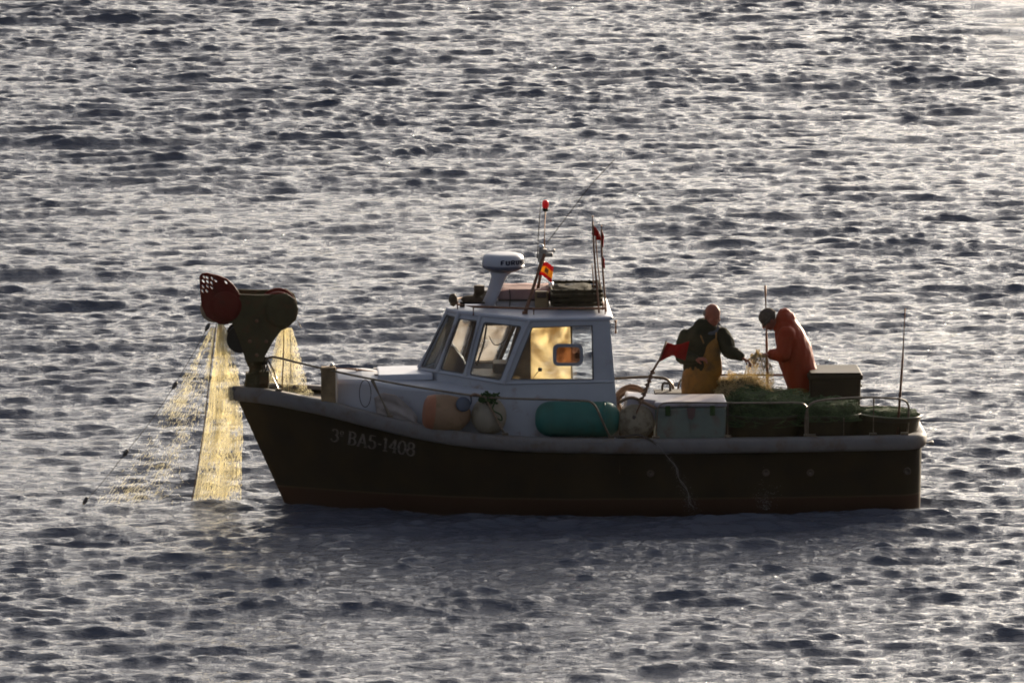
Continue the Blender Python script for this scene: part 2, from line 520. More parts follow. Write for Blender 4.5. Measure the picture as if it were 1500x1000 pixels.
# sheer line read off the near gunwale
_sh = []
for px, py in ((340, 567), (370, 570), (400, 574), (435, 581), (470, 588), (505, 597), (540, 606), (570, 614), (600, 621), (630, 627), (660, 632), (690, 636), (720, 639), (760, 641.5), (800, 643), (900, 645), (1000, 645), (1100, 643.5), (1200, 642), (1300, 640), (1356, 639)):
    y = 0.0
    for _ in range(12):
        p = pt(px, py, y)
        y = -half(p.x, p.z)
    _sh.append((p.x, p.z))
def sheer(x):
    s = 0
    for d in (-.12, -.06, 0, .06, .12): s += interp(x + d, _sh)
    return s / 5
RC = .32
def outline(zf, inset=0.0, n=44, x0=None, x1=None):
    """port half outline from the stem to the centre of the transom at height function zf(x)"""
    out = []
    zs = zf(XB)
    xs0 = stem_x(zs) if x0 is None else x0
    xe = XT - inset
    for i in range(n + 1):
        u = i / n
        u = u ** 1.35
        x = lerp(xs0, xe - RC, u)
        z = zf(x)
        if x0 is None:
            x = lerp(stem_x(z), xe - RC, u)
        y = max(0.0, half(x, z) - inset)
        out.append(Vector((x, -y, zf(x))))
    ye = out[-1].y
    for k in range(1, 7):
        a = k / 6 * math.pi / 2
        out.append(Vector((xe - RC + RC * math.sin(a), ye + RC * (1 - math.cos(a)), zf(xe))))
    for k in range(1, 4):
        out.append(Vector((xe, (ye + RC) * (1 - k / 3), zf(xe))))
    return out
def mirror(path):
    return path + [Vector((p.x, -p.y, p.z)) for p in path[-2::-1]]

boat = thing('fishing_boat', 'small dark hulled fishing boat with white wheelhouse and net hauler on its bow', 'boat', (0.6, 0, 0))
bm = new()
rows = []
ZK = -.45
NK = 16
for j in range(NK + 1):
    k = j / NK
    zf = lambda x, k=k: ZK + (sheer(x) - ZK) * k
    rows.append(mirror(outline(zf)))
vr = [[bm.verts.new(p) for p in r] for r in rows]
for a, b in zip(vr[:-1], vr[1:]):
    for i in range(len(a) - 1):
        bm.faces.new((a[i], a[i + 1], b[i + 1], b[i]))
bmesh.ops.remove_doubles(bm, verts=bm.verts, dist=.0008)
hull = obj('hull', bm, M['hull'], boat, smooth=True)

def sweep(bm, path, prof, closed=False, mi=0):
    """prof: (outward, up) points, path has outward = right of travel when heading bow->stern on port, i.e. -y"""
    rings = []
    n = len(path)
    for i, p in enumerate(path):
        d = path[min(i + 1, n - 1)] - path[max(i - 1, 0)]
        d.z = 0
        if d.length < 1e-6: d = Vector((1, 0, 0))
        d.normalize()
        o = Vector((d.y, -d.x, 0))
        rings.append([bm.verts.new(p + o * a + Vector((0, 0, b))) for a, b in prof])
    m = len(prof)
    for a, b in zip(rings[:-1], rings[1:]):
        for k in range(m):
            bm.faces.new((a[k], a[(k + 1) % m], b[(k + 1) % m], b[k])).material_index = mi
    bm.faces.new(rings[0][::-1]); bm.faces.new(rings[-1])
bm = new()
top = mirror(outline(sheer))
top[0] = top[0] + Vector((-.02, 0, 0)); top[-1] = top[-1] + Vector((-.02, 0, 0))
sweep(bm, top, [(-.10, .012), (.0, .02), (.035, .006), (.052, -.02), (.056, -.07), (.05, -.12), (.028, -.145), (.004, -.15), (.004, -.03), (-.10, -.03)])
gun = obj('gunwale', bm, M['gun'], boat, smooth=True)
# stem cap
bm = new()
p = pt(340, 567, 0)
box(bm, p + Vector((.03, 0, -.005)), (.13, .16, .05))
obj('stem_cap', bm, M['gun'], boat, bevel=.015)

# decks and inner bulwark
DECK_A = .42
XW = pt(905, 600, -.8).x       # aft end of the wheelhouse
def fill(bm, path, zf, mi=0):
    """strip between the port path and its mirror"""
    a = [bm.verts.new((p.x, p.y, zf(p.x))) for p in path]
    b = [bm.verts.new((p.x, -p.y, zf(p.x))) for p in path]
    for i in range(len(path) - 1):
        bm.faces.new((a[i], a[i + 1], b[i + 1], b[i])).material_index = mi
bm = new()
pth = [p for p in outline(sheer, .05) if p.x < XW]
pth.append(Vector((XW, -half(XW, sheer(XW)) + .05, 0)))
fill(bm, pth, lambda x: sheer(x) - .07)
a = [bm.verts.new((XW, s * (half(XW, .87) - .05), z)) for s in (-1, 1) for z in (DECK_A, sheer(XW) - .07)]
bm.faces.new((a[0], a[1], a[3], a[2]))
obj('foredeck', bm, M['deck'], boat)
bm = new()
pth = [Vector((XW, -half(XW, DECK_A) + .07, 0))] + [p for p in outline(lambda x: DECK_A, .07) if p.x > XW]
fill(bm, pth, lambda x: DECK_A)
obj('aft_deck', bm, M['deck'], boat)
bm = new()
pm = pth + [Vector((p.x, -p.y, 0)) for p in pth[-2::-1]]
lo = [bm.verts.new((p.x, p.y, DECK_A)) for p in pm]
hi = [bm.verts.new((p.x, p.y, sheer(p.x) - .02)) for p in pm]
for i in range(len(pm) - 1): bm.faces.new((lo[i], lo[i + 1], hi[i + 1], hi[i]))
obj('bulwark', bm, M['tub'], boat)

# through-hull fittings
for px, py in ((953, 693), (1122, 692), (1187, 692), (1329, 690)):
    y = -1.2
    for _ in range(5):
        q = pt(px, py, y); y = -half(q.x, q.z)
    bm = new()
    lathe(bm, q, [(-.01, .042), (.008, .042), (.012, .036), (.012, .022), (.002, .02), (.002, .0)], Vector((0, -1, 0)), 20)
    obj('hull_fitting', bm, mat('fitting_bronze', (.05, .032, .02), .5, .3) if 'fit' not in M else M['fit'], hull, smooth=True)

# ------------------------------------------------------------ lettering with a broad nib
def arc(cx, cy, rx, ry, a0, a1, n=14):
    return [(cx + rx * math.cos(rad(a0 + (a1 - a0) * i / n)), cy + ry * math.sin(rad(a0 + (a1 - a0) * i / n))) for i in range(n + 1)]
GL = {  # strokes in a box 0..1 high; last entry is the advance width
    '3': ([arc(.26, .74, .2, .22, 160, -80), arc(.26, .28, .25, .26, 80, -165)], .62),
    'a': ([arc(.14, .78, .1, .13, 0, 360), [(.25, .9), (.25, .66)], [(.03, .54), (.28, .54)]], .34),
    'B': ([[(.15, 0), (.15, 1)], [(.02, 0), (.3, 0)], [(.02, 1), (.3, 1)], arc(.3, .76, .24, .24, 90, -90), arc(.3, .26, .28, .26, 90, -90), [(.15, .51), (.3, .51)]], .72),
    'A': ([[(.08, 0), (.36, 1)], [(.36, 1), (.36, 1.01), (.64, 0)], [(.18, .32), (.54, .32)], [(-.02, 0), (.18, 0)], [(.5, 0), (.76, 0)]], .80),
    '5': ([[(.12, 1), (.5, 1)], [(.12, 1), (.1, .56)], arc(.27, .31, .25, .31, 125, -160)], .64),
    '-': ([[(.05, .42), (.32, .42)], [(.05, .46), (.32, .46)]], .40),
    '1': ([[(.22, 0), (.22, 1)], [(.22, 1), (.06, .86)], [(.05, 0), (.4, 0)]], .48),
    '4': ([[(.42, 0), (.42, 1)], [(.42, 1), (.03, .32)], [(.03, .32), (.58, .32)], [(.28, 0), (.56, 0)]], .66),
    '0': ([arc(.29, .5, .24, .5, 0, 360, 24)], .66),
    '8': ([arc(.28, .75, .2, .24, 0, 360, 18), arc(.28, .26, .25, .27, 0, 360, 18)], .64),
    ' ': ([], .26),
    'F': ([[(.1, 0), (.1, 1)], [(.1, 1), (.6, 1)], [(.1, .52), (.5, .52)]], .85),
    'U': ([[(.1, 1), (.1, .3)], arc(.35, .3, .25, .28, 180, 360), [(.6, .3), (.6, 1)]], .95),
    'R': ([[(.1, 0), (.1, 1)], [(.1, 1), (.4, 1)], arc(.4, .74, .22, .26, 90, -90), [(.4, .48), (.1, .48)], [(.36, .48), (.66, 0)]], .95),
    'N': ([[(.1, 0), (.1, 1)], [(.1, 1), (.62, 0)], [(.62, 0), (.62, 1)]], .98),
    'O': ([arc(.38, .5, .3, .48, 0, 360, 22)], 1.0),
}
def lettering(text, mapf, thick=.15, thin=.07, slant=0.0):
    bm = new()
    x0 = 0.0
    for ch in text:
        strokes, adv = GL[ch]
        for st in strokes:
            # resample
            P = []
            for (ax, ay), (bx, by) in zip(st[:-1], st[1:]):
                for k in range(3): P.append((lerp(ax, bx, k / 3), lerp(ay, by, k / 3)))
            P.append(st[-1])
            L_, R_ = [], []
            for i, (x, y) in enumerate(P):
                ax, ay = P[max(i - 1, 0)]; bx, by = P[min(i + 1, len(P) - 1)]
                dx, dy = bx - ax, by - ay
                l = math.hypot(dx, dy) or 1
                w = lerp(thin, thick, abs(dy) / l) / 2
                if ch == 'a': w *= .5
                nx, ny = -dy / l * w, dx / l * w
                for q, sgn in ((L_, 1), (R_, -1)):
                    u, v = x + nx * sgn, y + ny * sgn
                    q.append(bm.verts.new(mapf(x0 + u + slant * v, v)))
            for i in range(len(P) - 1):
                bm.faces.new((L_[i], L_[i + 1], R_[i + 1], R_[i]))
        x0 += adv
    return bm
def text_width(t): return sum(GL[c][1] for c in t)
TXT = '3a BA5-1408'
tw = text_width(TXT)
def hull_map(u, v):
    px = 484 + u / tw * 124
    py = 645.5 + (px - 484) * .181 - v * 19.0
    y = -1.0
    for _ in range(6):
        q = pt(px, py, y); y = -half(q.x, q.z)
    return Vector((q.x, y - .006, q.z))
obj('registration_number', lettering(TXT, hull_map, .17, .075, .10), M['letter'], hull)

# ------------------------------------------------------------ coachroof (trunk) forward of the wheelhouse
def trunk_half(x):
    return interp(x, [(-2.0, .40), (-1.6, .52), (-1.0, .66), (-.4, .78), (0.0, .82), (.3, .82)])
def trunk_top(x):
    tab = [(pt(494, 556, -.42).x, pt(494, 556, -.42).z), (pt(533, 557, -.52).x, pt(533, 557, -.52).z), (pt(583, 566, -.66).x, pt(583, 566, -.66).z), (pt(660, 571, -.78).x, pt(660, 571, -.78).z), (pt(740, 574, -.82).x, pt(740, 574, -.82).z)]
    return interp(x, tab)
bm = new()
xs = [pt(494, 560, -.42).x + i * .07 for i in range(27)]
secs = []
for i, x in enumerate(xs):
    h = trunk_half(x); zt = trunk_top(x); zb = sheer(x) - .12
    e = 0.0
    pr = [(-h - .015, zb), (-h, zt - .045), (-h + .012, zt - .018), (-h + .045, zt)]
    for k in range(1, 8):
        t = k / 8
        pr.append(((-h + .045) * (1 - 2 * t), zt + .05 * math.sin(math.pi * t)))
    pr += [(h - .045, zt), (h - .012, zt - .018), (h, zt - .045), (h + .015, zb)]
    secs.append([bm.verts.new((x, y, z)) for y, z in pr])
for a, b in zip(secs[:-1], secs[1:]):
    for k in range(len(a) - 1): bm.faces.new((a[k], a[k + 1], b[k + 1], b[k]))
bm.faces.new(secs[0]); bm.faces.new(secs[-1])
trunk = obj('coachroof', bm, M['white'], boat, smooth=False, bevel=.012)
bm = new()
h0, h1 = pt(554, 550, -.35), pt(634, 548, -.35)
box(bm, ((h0.x + h1.x) / 2, 0, (h0.z + h1.z) / 2 - .03), (h1.x - h0.x, .70, .075), Matrix.Rotation(-.02, 3, 'Y'))
obj('hatch_lid', bm, M['white2'], trunk, bevel=.015)
for sy in (-.22, .22):
    bm = new(); box(bm, (h0.x - .01, sy, h0.z - .02), (.06, .05, .05))
    obj('hatch_hinge', bm, M['steel'], trunk)

# ------------------------------------------------------------ wheelhouse
def P3(px, py, y): return pt(px, py, y)
TOP = [P3(893, 468, -.78), P3(775, 470, -.78), None, P3(672, 459, -.30), P3(656, 455, 0)]
BOT = [P3(900, 557, -.80), P3(738, 560, -.82), None, P3(641, 543, -.34), P3(614, 539, 0)]
TOP[2] = lerp(TOP[1], TOP[3], .69); BOT[2] = lerp(BOT[1], BOT[3], .58)
def mir(p): return Vector((p.x, -p.y, p.z))
wh = None
bm = new()
def bil(q, u, v):   # q = [bottom0, bottom1, top1, top0]
    return lerp(lerp(q[0], q[1], u), lerp(q[3], q[2], u), v)
def rounded(q, us, vs, r=.06, n=4):
    u0, u1 = us; v0, v1 = vs
    w = (q[1] - q[0]).length; h = (q[3] - q[0]).length
    ru, rv = min(.45 * (u1 - u0), r / w), min(.45 * (v1 - v0), r / h)
    out = []
    for cu, cv, a0 in ((u0 + ru, v0 + rv, 180), (u1 - ru, v0 + rv, 270), (u1 - ru, v1 - rv, 0), (u0 + ru, v1 - rv, 90)):
        for k in range(n + 1):
            a = rad(a0 + 90 * k / n)
            out.append(bil(q, cu + ru * math.cos(a), cv + rv * math.sin(a)))
    return out
facets = []
WU = [((.10, .80), (.0, .90), .02), ((.10, .90), (.02, .91), .02), ((.07, .92), (.02, .92), .02), ((.12, .93), (.02, .94), .015)]
# facet 0: side  A->B ; window in px terms set explicitly
for i in range(4):
    facets.append((BOT[i], BOT[i + 1], TOP[i + 1], TOP[i]))
side_win = [P3(748, 556, -.82), P3(870, 556, -.80), P3(868, 476, -.78), P3(779, 479, -.78)]
CEN = Vector((0.3, 0, 2.0))
panes = []
def facet_panel(bm, q, win, mirrored=False):
    q = [Vector(p) for p in q]; win = [Vector(p) for p in win]
    if mirrored: q = [mir(p) for p in q]; win = [mir(p) for p in win]
    nrm = (q[1] - q[0]).cross(q[3] - q[0]).normalized()
    mid = sum(q, Vector()) / 4
    if nrm.dot(CEN - mid) < 0: nrm = -nrm
    prism(bm, q, nrm * .045, [win], mi=0, mi_back=1, mi_side=0)
    panes.append((win, nrm, mirrored))
def wpoly(i):
    if i == 0: return side_win
    us, vs, r = WU[i]
    return rounded(facets[i], us, vs, .03)
for mrr in (False, True):
    for i in range(4):
        if mrr and i == 0:        # starboard side: taller window beside the helm
            dz = Vector((0, 0, -.30))
            q_ = [mir(BOT[0]) + dz, mir(BOT[1]) + dz, mir(TOP[1]), mir(TOP[0])]
            w_ = [pt(777, 561, .80), pt(869, 561, .80), pt(868, 471, .78), pt(777, 471, .78)]
            facet_panel(bm, [mir(v) for v in q_], [mir(v) for v in w_], True)
        else:
            facet_panel(bm, facets[i], wpoly(i), mrr)
# corner pillars cover the joints
for mrr in (False, True):
    for i in range(1, 4):
        a, b = BOT[i], TOP[i]
        if mrr: a, b = mir(a), mir(b)
        tube(bm, [a, b], .03, 8)
tube(bm, [BOT[4], TOP[4]], .03, 8)
# lower wall down to the deck
ZD = sheer(0.5) - .10
low = [BOT[0], BOT[1], BOT[2], BOT[3], BOT[4]]
ring = low + [mir(p) for p in low[-2::-1]]
base = [P3(908, 640, -.84), Vector((BOT[1].x - .03, -.86, ZD))] + [Vector((p.x - .03, p.y * 1.02, ZD)) for p in low[2:]]
base[0].z = ZD
ringb = base + [mir(p) for p in base[-2::-1]]
va = [bm.verts.new(p) for p in ring]; vb = [bm.verts.new(p) for p in ringb]
for i in range(len(ring) - 2): bm.faces.new((va[i], va[i + 1], vb[i + 1], vb[i]))
vc = [bm.verts.new(ring[i] + Vector((0, 0, -.30))) for i in (-2, -1)]
bm.faces.new((vc[0], vc[1], vb[-1], vb[-2]))
# sill bead
tube(bm, [p + Vector((0, 0, -.012)) for p in ring[:-1]], .018, 6)
# aft wall; its doorway is added open to let sunlight into the cabin
A0 = [base[0], mir(base[0]), mir(TOP[0]), TOP[0]]
dx = lambda y, z: lerp(base[0], TOP[0], (z - base[0].z) / (TOP[0].z - base[0].z)).x
door = [Vector((dx(0, z), y, z)) for y, z in ((-.12, .95), (.42, .95), (.42, TOP[0].z - .14), (-.12, TOP[0].z - .14))]
prism(bm, A0, Vector((-.04, 0, 0)), [door], mi=0, mi_back=1)
wh = obj('wheelhouse', bm, [M['white'], M['wood']], boat)
# roof
bm = new()
tring = TOP + [mir(p) for p in TOP[-2::-1]]
cx = sum(p.x for p in tring) / len(tring)
def grow(p, d):
    v = Vector((p.x - cx, p.y, 0)); return p + v.normalized() * d
prev = None
lay = []
for d, dz in ((.0, -.01), (.022, .0), (.028, .02), (.02, .034), (-.04, .042), (-.3, .055), (-.55, .062)):
    lay.append([bm.verts.new(Vector((cx, 0, p.z)) + (Vector((p.x - cx, p.y, 0)) * (1 + d / .8)) + Vector((0, 0, dz))) for p in tring])
for a, b in zip(lay[:-1], lay[1:]):
    n = len(a)
    for i in range(n): bm.faces.new((a[i], a[(i + 1) % n], b[(i + 1) % n], b[i]))
bm.faces.new(lay[0]); bm.faces.new(lay[-1])
roof = obj('roof', bm, [M['white2']], wh)
ROOFZ = TOP[0].z + .03
# panes
for win, nrm, mrr in panes:
    idx = len(win)
    side = idx == 4
    tip = min(v.x for v in win) < TOP[4].x - .25 and (sum(v.x for v in win) / idx) < -.78
    if side and mrr:
        # far sliding window: one crusted pane drawn forward, the rest left open
        a, b, c, d = win
        t = .66
        e, f = lerp(a, b, t), lerp(d, c, t)
        # straight vertical edge seen from the port side
        bm = new(); prism(bm, [v + nrm * .02 for v in (a, e, f, d)], nrm * .006)
        obj('sliding_pane', bm, M['glass_salt'], wh)
        bm = new(); tube(bm, [e + nrm * .02, f + nrm * .02], .014, 6)
        obj('pane_edge', bm, M['frame_d'], wh)
    else:
        bm = new(); prism(bm, [v + nrm * .02 for v in win], nrm * .005)
        o = obj('window_pane', bm, M['glass_film'] if (mrr and idx == 20 and not tip) else M['glass'], wh)
    bm = new()
    c = sum(win, Vector()) / len(win)
    prism(bm, [c + (v - c) * 1.0 - nrm * .004 for v in win], nrm * .012, [[c + (v - c) * (.965 if side else .955) - nrm * .004 for v in win]])
    obj('window_gasket', bm, M['frame_d'], wh)
# small framed vent window set in the near side pane
def rr(px0, py0, px1, py1, r, y, n=5):
    o = []
    for cx_, cy_, a0 in ((px1 - r, py0 + r, -90), (px1 - r, py1 - r, 0), (px0 + r, py1 - r, 90), (px0 + r, py0 + r, 180)):
        for k in range(n + 1):
            a = rad(a0 + 90 * k / n)
            o.append(pt(cx_ + r * math.cos(a), cy_ + r * math.sin(a), y))
    return o
bm = new()
prism(bm, rr(810, 504, 854, 536, 8, -.825), Vector((0, .04, 0)), [rr(815, 508.5, 849.5, 531.5, 5, -.825)])
obj('vent_frame', bm, mat('grey_vent_frame', (.20, .20, .22), .4), wh, bevel=.004)
bm = new()
prism(bm, rr(815, 508.5, 849.5, 531.5, 5, -.805), Vector((0, .005, 0)))
obj('vent_pane', bm, M['glass_amber'], wh)
# interior: console, seat, floor, wheel, hanging wires
bm = new(); 
box(bm, (-.26, 0, 1.24), (.5, .62, .30))
box(bm, (-.10, 0.15, 1.42), (.22, .35, .14))
obj('console', bm, M['console'], wh, bevel=.02)
bm = new(); zfl = .62
a = [bm.verts.new(p) for p in ((-.55, -.35, zfl), (1.15, -.75, zfl), (1.15, .75, zfl), (-.55, .35, zfl))]; bm.faces.new(a)
obj('cabin_floor', bm, M['console'], wh)
bm = new()
prism(bm, [pt(634, 545, 0), pt(648, 515, 0), pt(655, 508, 0), pt(664, 507, 0), pt(680, 528, 0), pt(690, 552, 0)], Vector((0, .3, 0)))
obj('instrument_hood', bm, mat('mauve_plastic', (.10, .06, .06), .6), wh, bevel=.02)
bm = new()
tube(bm, smooth_path([pt(690, 458, -.30), pt(692, 480, -.30), pt(690, 500, -.30), pt(684, 516, -.30)]), .007, 6)
tube(bm, smooth_path([pt(699, 462, -.30), pt(697, 482, -.30), pt(690, 492, -.30)]), .006, 6)
tube(bm, smooth_path([pt(713, 475, -.2), pt(708, 505, -.2), pt(698, 535, -.2)]), .012, 6)
tube(bm, smooth_path([pt(716, 492, -.1), pt(725, 505, -.1), pt(738, 500, -.1), pt(746, 485, -.1)]), .006, 6)
box(bm, pt(690, 458, -.3), (.05, .05, .05)); box(bm, pt(699, 465, -.3), (.10, .06, .04))
obj('hanging_cable', bm, M['console'], wh)
bm = new()
box(bm, (-.16, 0.25, TOP[0].z - .09), (.62, .5, .16))
obj('overhead_locker', bm, M['wood'], wh, bevel=.01)
bm = new()
tube(bm, [pt(779, 556, -.3), pt(785, 548, -.3), pt(791, 541, -.3)], .005, 6)
lathe(bm, pt(791, 541, -.3), [(-.02, .02), (0, .026), (.02, .02)], n=12)
obj('throttle_lever', bm, M['rubber'], wh, smooth=True)
# wall hook on the aft edge
bm = new()
tube(bm, [pt(892, 471, -.7), pt(900, 470, -.7), pt(903, 471, -.7)], .007, 6)
tube(bm, [pt(902, 469, -.7), pt(902, 488, -.7)], .016, 8)
obj('wall_hook', bm, M['rust'], wh, smooth=True)

# ------------------------------------------------------------ roof rack, radar, masts
bm = new()
zr = ROOFZ + .075
ring = [Vector((x, y, zr)) for x, y in ((-.62, -.22), (-.45, -.42), (.22, -.62), (1.02, -.62), (1.02, .62), (.22, .62), (-.45, .42), (-.62, .22))]
tube(bm, ring + [ring[0]], .014, 8)
for p in ring: tube(bm, [p, p - Vector((0, 0, .1))], .011, 6)
obj('roof_rail', bm, M['rust'], boat, smooth=True)

radar = bpy.data.objects.new('radar', None)
# radar is one mast mesh with the dome and base as sub-parts
bm = new()
pr = [pt(711, 455, -.1), pt(722, 430, -.1), pt(731, 405, -.1), pt(735, 396, -.1)]
wx = [.078, .075, .085, .14]; wy = [.05, .05, .07, .12]
rings = []
for p, a, b in zip(pr, wx, wy):
    rings.append([bm.verts.new(p + Vector((a * math.cos(t), b * math.sin(t), 0))) for t in [k * math.pi / 8 for k in range(16)]])
for a, b in zip(rings[:-1], rings[1:]):
    for k in range(16): bm.faces.new((a[k], a[(k + 1) % 16], b[(k + 1) % 16], b[k]))
bm.faces.new(rings[0]); bm.faces.new(rings[-1])
radar = obj('radar_post', bm, M['white2'], boat, smooth=True)
rc = pt(737, 386, -.1)
bm = new()
lathe(bm, rc, [(-.095, .10), (-.085, .15), (-.06, .205), (-.04, .234), (-.012, .238)], n=48)
obj('radar_base', bm, M['radar_d'], radar, smooth=True)
bm = new()
lathe(bm, rc, [(-.012, .236), (.0, .238), (.05, .232), (.085, .222), (.105, .20), (.115, .17), (.12, .1), (.122, .02)], n=48)
dome = obj('radar_dome', bm, M['radar'], radar, smooth=True)
rt = text_width('FURUNO')
def dome_map(u, v):
    ang = -98 + u / rt * 90
    z = .012 + v * .046
    r = .2385 - (z / .085) * .012
    r += .002
    return rc + Vector((math.cos(rad(ang)) * r, math.sin(rad(ang)) * r, z))
obj('radar_lettering', lettering('FURUNO', dome_map, .34, .26), M['letter_d'], radar)

bm = new()
tube(bm, [pt(768, 462, -.55), pt(797, 372, -.35)], .026, 10)
tube(bm, [pt(782, 455, .3), pt(795, 385, -.2), pt(796, 366, -.3)], .018, 8)
box(bm, pt(769, 461, -.57), (.06, .05, .08))
mast = obj('mast', bm, M['rust'], boat, smooth=False)
bm = new()
box(bm, pt(795, 369, -.33), (.09, .08, .07)); box(bm, pt(791, 377, -.33), (.05, .10, .09)); box(bm, pt(803, 373, -.33), (.10, .07, .045))
tube(bm, [pt(800, 369, -.33), pt(813, 367, -.33)], [.014, .024], 10)
obj('mast_head', bm, M['steel'], mast, bevel=.008)
bm = new()
tube(bm, [pt(797, 365, -.3), pt(799, 305, -.3)], .011, 8)
obj('lamp_pole', bm, M['rust'], mast, smooth=True)
bm = new()
lathe(bm, pt(799, 305, -.3), [(-.005, .028), (.008, .03), (.014, .034), (.05, .038), (.075, .034), (.09, .02), (.095, .004)], n=20)
obj('red_beacon', bm, M['redlamp'], mast, smooth=True)
bm = new(); lathe(bm, pt(799, 307, -.3), [(-.02, .02), (-.012, .032), (.016, .033)], n=20)
obj('beacon_base', bm, M['rubber'], mast, smooth=True)
bm = new()
tube(bm, [pt(787, 378, -.3), pt(789, 340, -.3), pt(792, 296, -.3)], [.008, .006, .004], 6)
obj('whip_antenna', bm, M['rubber'], mast, smooth=True)
bm = new()
tube(bm, smooth_path([pt(798, 360, -.28), pt(832, 315, -.2), pt(865, 272, -.1), pt(900, 234, 0)]), .0042, 6)
obj('whip_antenna', bm, M['rubber'], mast, smooth=True)
bm = new(); lathe(bm, pt(793, 362, -.34), [(-.03, .022), (-.02, .03), (.02, .03), (.035, .018)], n=16)
obj('anchor_light', bm, M['chrome'], mast, smooth=True)
# deck lamp on the rack
bm = new()
lathe(bm, pt(807, 419, .0), [(-.03, .02), (-.02, .045), (.02, .05), (.03, .04)], Vector((1, -.15, .1)), n=18)
obj('deck_lamp', bm, M['chrome'], mast, smooth=True)

# ------------------------------------------------------------ rails
def gx(px, dy=0.0):
    """y of the near gunwale under pixel column px"""
    y = -1.0
    for _ in range(5):
        x = pt(px, 600, y).x; y = -half(x, sheer(x)) + .04
    return y + dy
def gp(px, side=-1):
    y = gx(px); x = pt(px, 600, y).x
    return Vector((x, -y if side > 0 else y, sheer(x) + .01))
bm = new()
path = [pt(388, 540, -.12), pt(388, 530, -.16), pt(396, 523, -.22), pt(410, 524.5, -.36), pt(440, 532, gx(440)), pt(475, 540, gx(475)), pt(510, 548, gx(510)), pt(550, 556, gx(550)), pt(600, 565, gx(600)), pt(650, 573, gx(650)), pt(700, 580, gx(700)), pt(740, 583, gx(740)), pt(800, 585, gx(800)), pt(852, 586.5, gx(852)), pt(866, 589, gx(866)), pt(874, 598, gx(874)), pt(884, 620, gx(884)), pt(895, 643, gx(895))]
tube(bm, smooth_path(path, 4), .0125, 8)
tube(bm, [pt(391, 533, -.15), pt(408, 571, gx(408, .02))], .012, 8)
tube(bm, [pt(545, 556, gx(545)), pt(571, 610, gx(571))], .022, 8)
tube(bm, [pt(710, 582, gx(710)), pt(740, 637, gx(740))], .014, 8)
for px in (408, 571, 740, 895):
    q = gp(px); box(bm, q + Vector((0, 0, .015)), (.07, .06, .045))
side_rail = obj('side_rail', bm, M['rail'], boat, smooth=False)
tag(side_rail, 'long dark rail along the foredeck and wheelhouse')
bm = new()
tube(bm, [pt(393, 528, -.1), pt(402, 545, .2), pt(409, 572, gx(409, .3))], .01, 8)
obj('bow_brace', bm, M['rail'], boat, smooth=True)
# near stern rail
bm = new()
path = [pt(961, 650, gx(961)), pt(963, 605, gx(961)), pt(968, 593, gx(970)), pt(985, 589.5, gx(985)), pt(1063, 590, gx(1063)), pt(1120, 590, gx(1120)), pt(1168, 590, gx(1168)), pt(1180, 594, gx(1180)), pt(1183, 606, gx(1183)), pt(1183, 645, gx(1183))]
tube(bm, smooth_path(path, 4), .010, 8)
for px in (1066,):
    tube(bm, [pt(px, 590, gx(px)), pt(px, 642, gx(px))], .010, 8)
for px in (961, 1066, 1183):
    box(bm, gp(px) + Vector((0, 0, .012)), (.08, .06, .045))
obj('quarter_rail', bm, M['rail'], boat, smooth=False)
bm = new()
path = [pt(1180, 643, gx(1180)), pt(1180, 612, gx(1180)), pt(1186, 593, gx(1186)), pt(1205, 586, gx(1205)), pt(1260, 582, gx(1260)), pt(1300, 583, gx(1300)), pt(1322, 585, gx(1310, .1)), pt(1330, 592, gx(1310, .15)), pt(1331, 605, gx(1310, .15)), pt(1329, 642, gx(1310, .15))]
tube(bm, smooth_path(path, 4), .012, 8)
tube(bm, [pt(1280, 583, gx(1280)), pt(1279, 642, gx(1280))], .011, 8)
tube(bm, [pt(1236, 612, gx(1236)), pt(1236, 642, gx(1236))], .008, 8)
for px in (1190, 1279, 1325):
    box(bm, gp(px) + Vector((0, 0, .012)), (.08, .06, .045))
obj('stern_rail', bm, M['rail'], boat, smooth=False)
# far quarter rail
bm = new()
fy = 1.02
path = [pt(880, 554, fy), pt(905, 554, fy), pt(940, 552, fy), pt(968, 553, fy), pt(980, 558, fy), pt(986, 568, fy), pt(988, 592, fy)]
tube(bm, smooth_path(path, 5), .016, 8)
path = [pt(992, 592, fy), pt(993, 570, fy), pt(998, 556, fy), pt(1012, 550, fy), pt(1060, 549, fy), pt(1130, 549, fy), pt(1230, 550, fy), pt(1250, 560, fy), pt(1252, 590, fy)]
tube(bm, smooth_path(path, 5), .011, 8)
obj('far_quarter_rail', bm, M['rail'], boat, smooth=True)
# poles fixed to the stern
bm = new(); tube(bm, [pt(1326, 452, -.95), pt(1322, 530, -.98), pt(1314, 640, -1.0)], [.009, .013, .015], 8)
obj('stern_pole', bm, M['rust'], boat, smooth=True)
bm = new(); tube(bm, [pt(1121, 418, .95), pt(1123, 500, .95), pt(1125, 600, .95)], [.014, .015, .016], 8)
obj('stern_pole', bm, M['rust'], boat, smooth=True)
# stern cleat
bm = new()
q = pt(1357, 648, -.95)
tube(bm, [q + Vector((-.06, 0, 0)), q + Vector((.07, 0, 0))], [.02, .026], 10)
tube(bm, [q + Vector((.07, -.06, 0)), q + Vector((.07, .06, 0))], .016, 10)
obj('stern_cleat', bm, M['steel'], boat, smooth=True)
# samson post
bm = new()
q0, q1 = pt(481, 541, -.55), pt(481, 592, -.55)
box(bm, (q0 + q1) / 2, ((492 - 471) / PXM, .13, (q0 - q1).length + .06))
for k in (-1, 1): box(bm, q0 + Vector((0, 0, .01 * k)), (.175, .14, .008))
post = obj('samson_post', bm, M['post'], boat, bevel=.006)
bm = new(); lathe(bm, pt(486, 537, -.5), [(0, .02), (.02, .028), (.04, .018)], n=14)
obj('post_bolt', bm, M['chrome'], post, smooth=True)

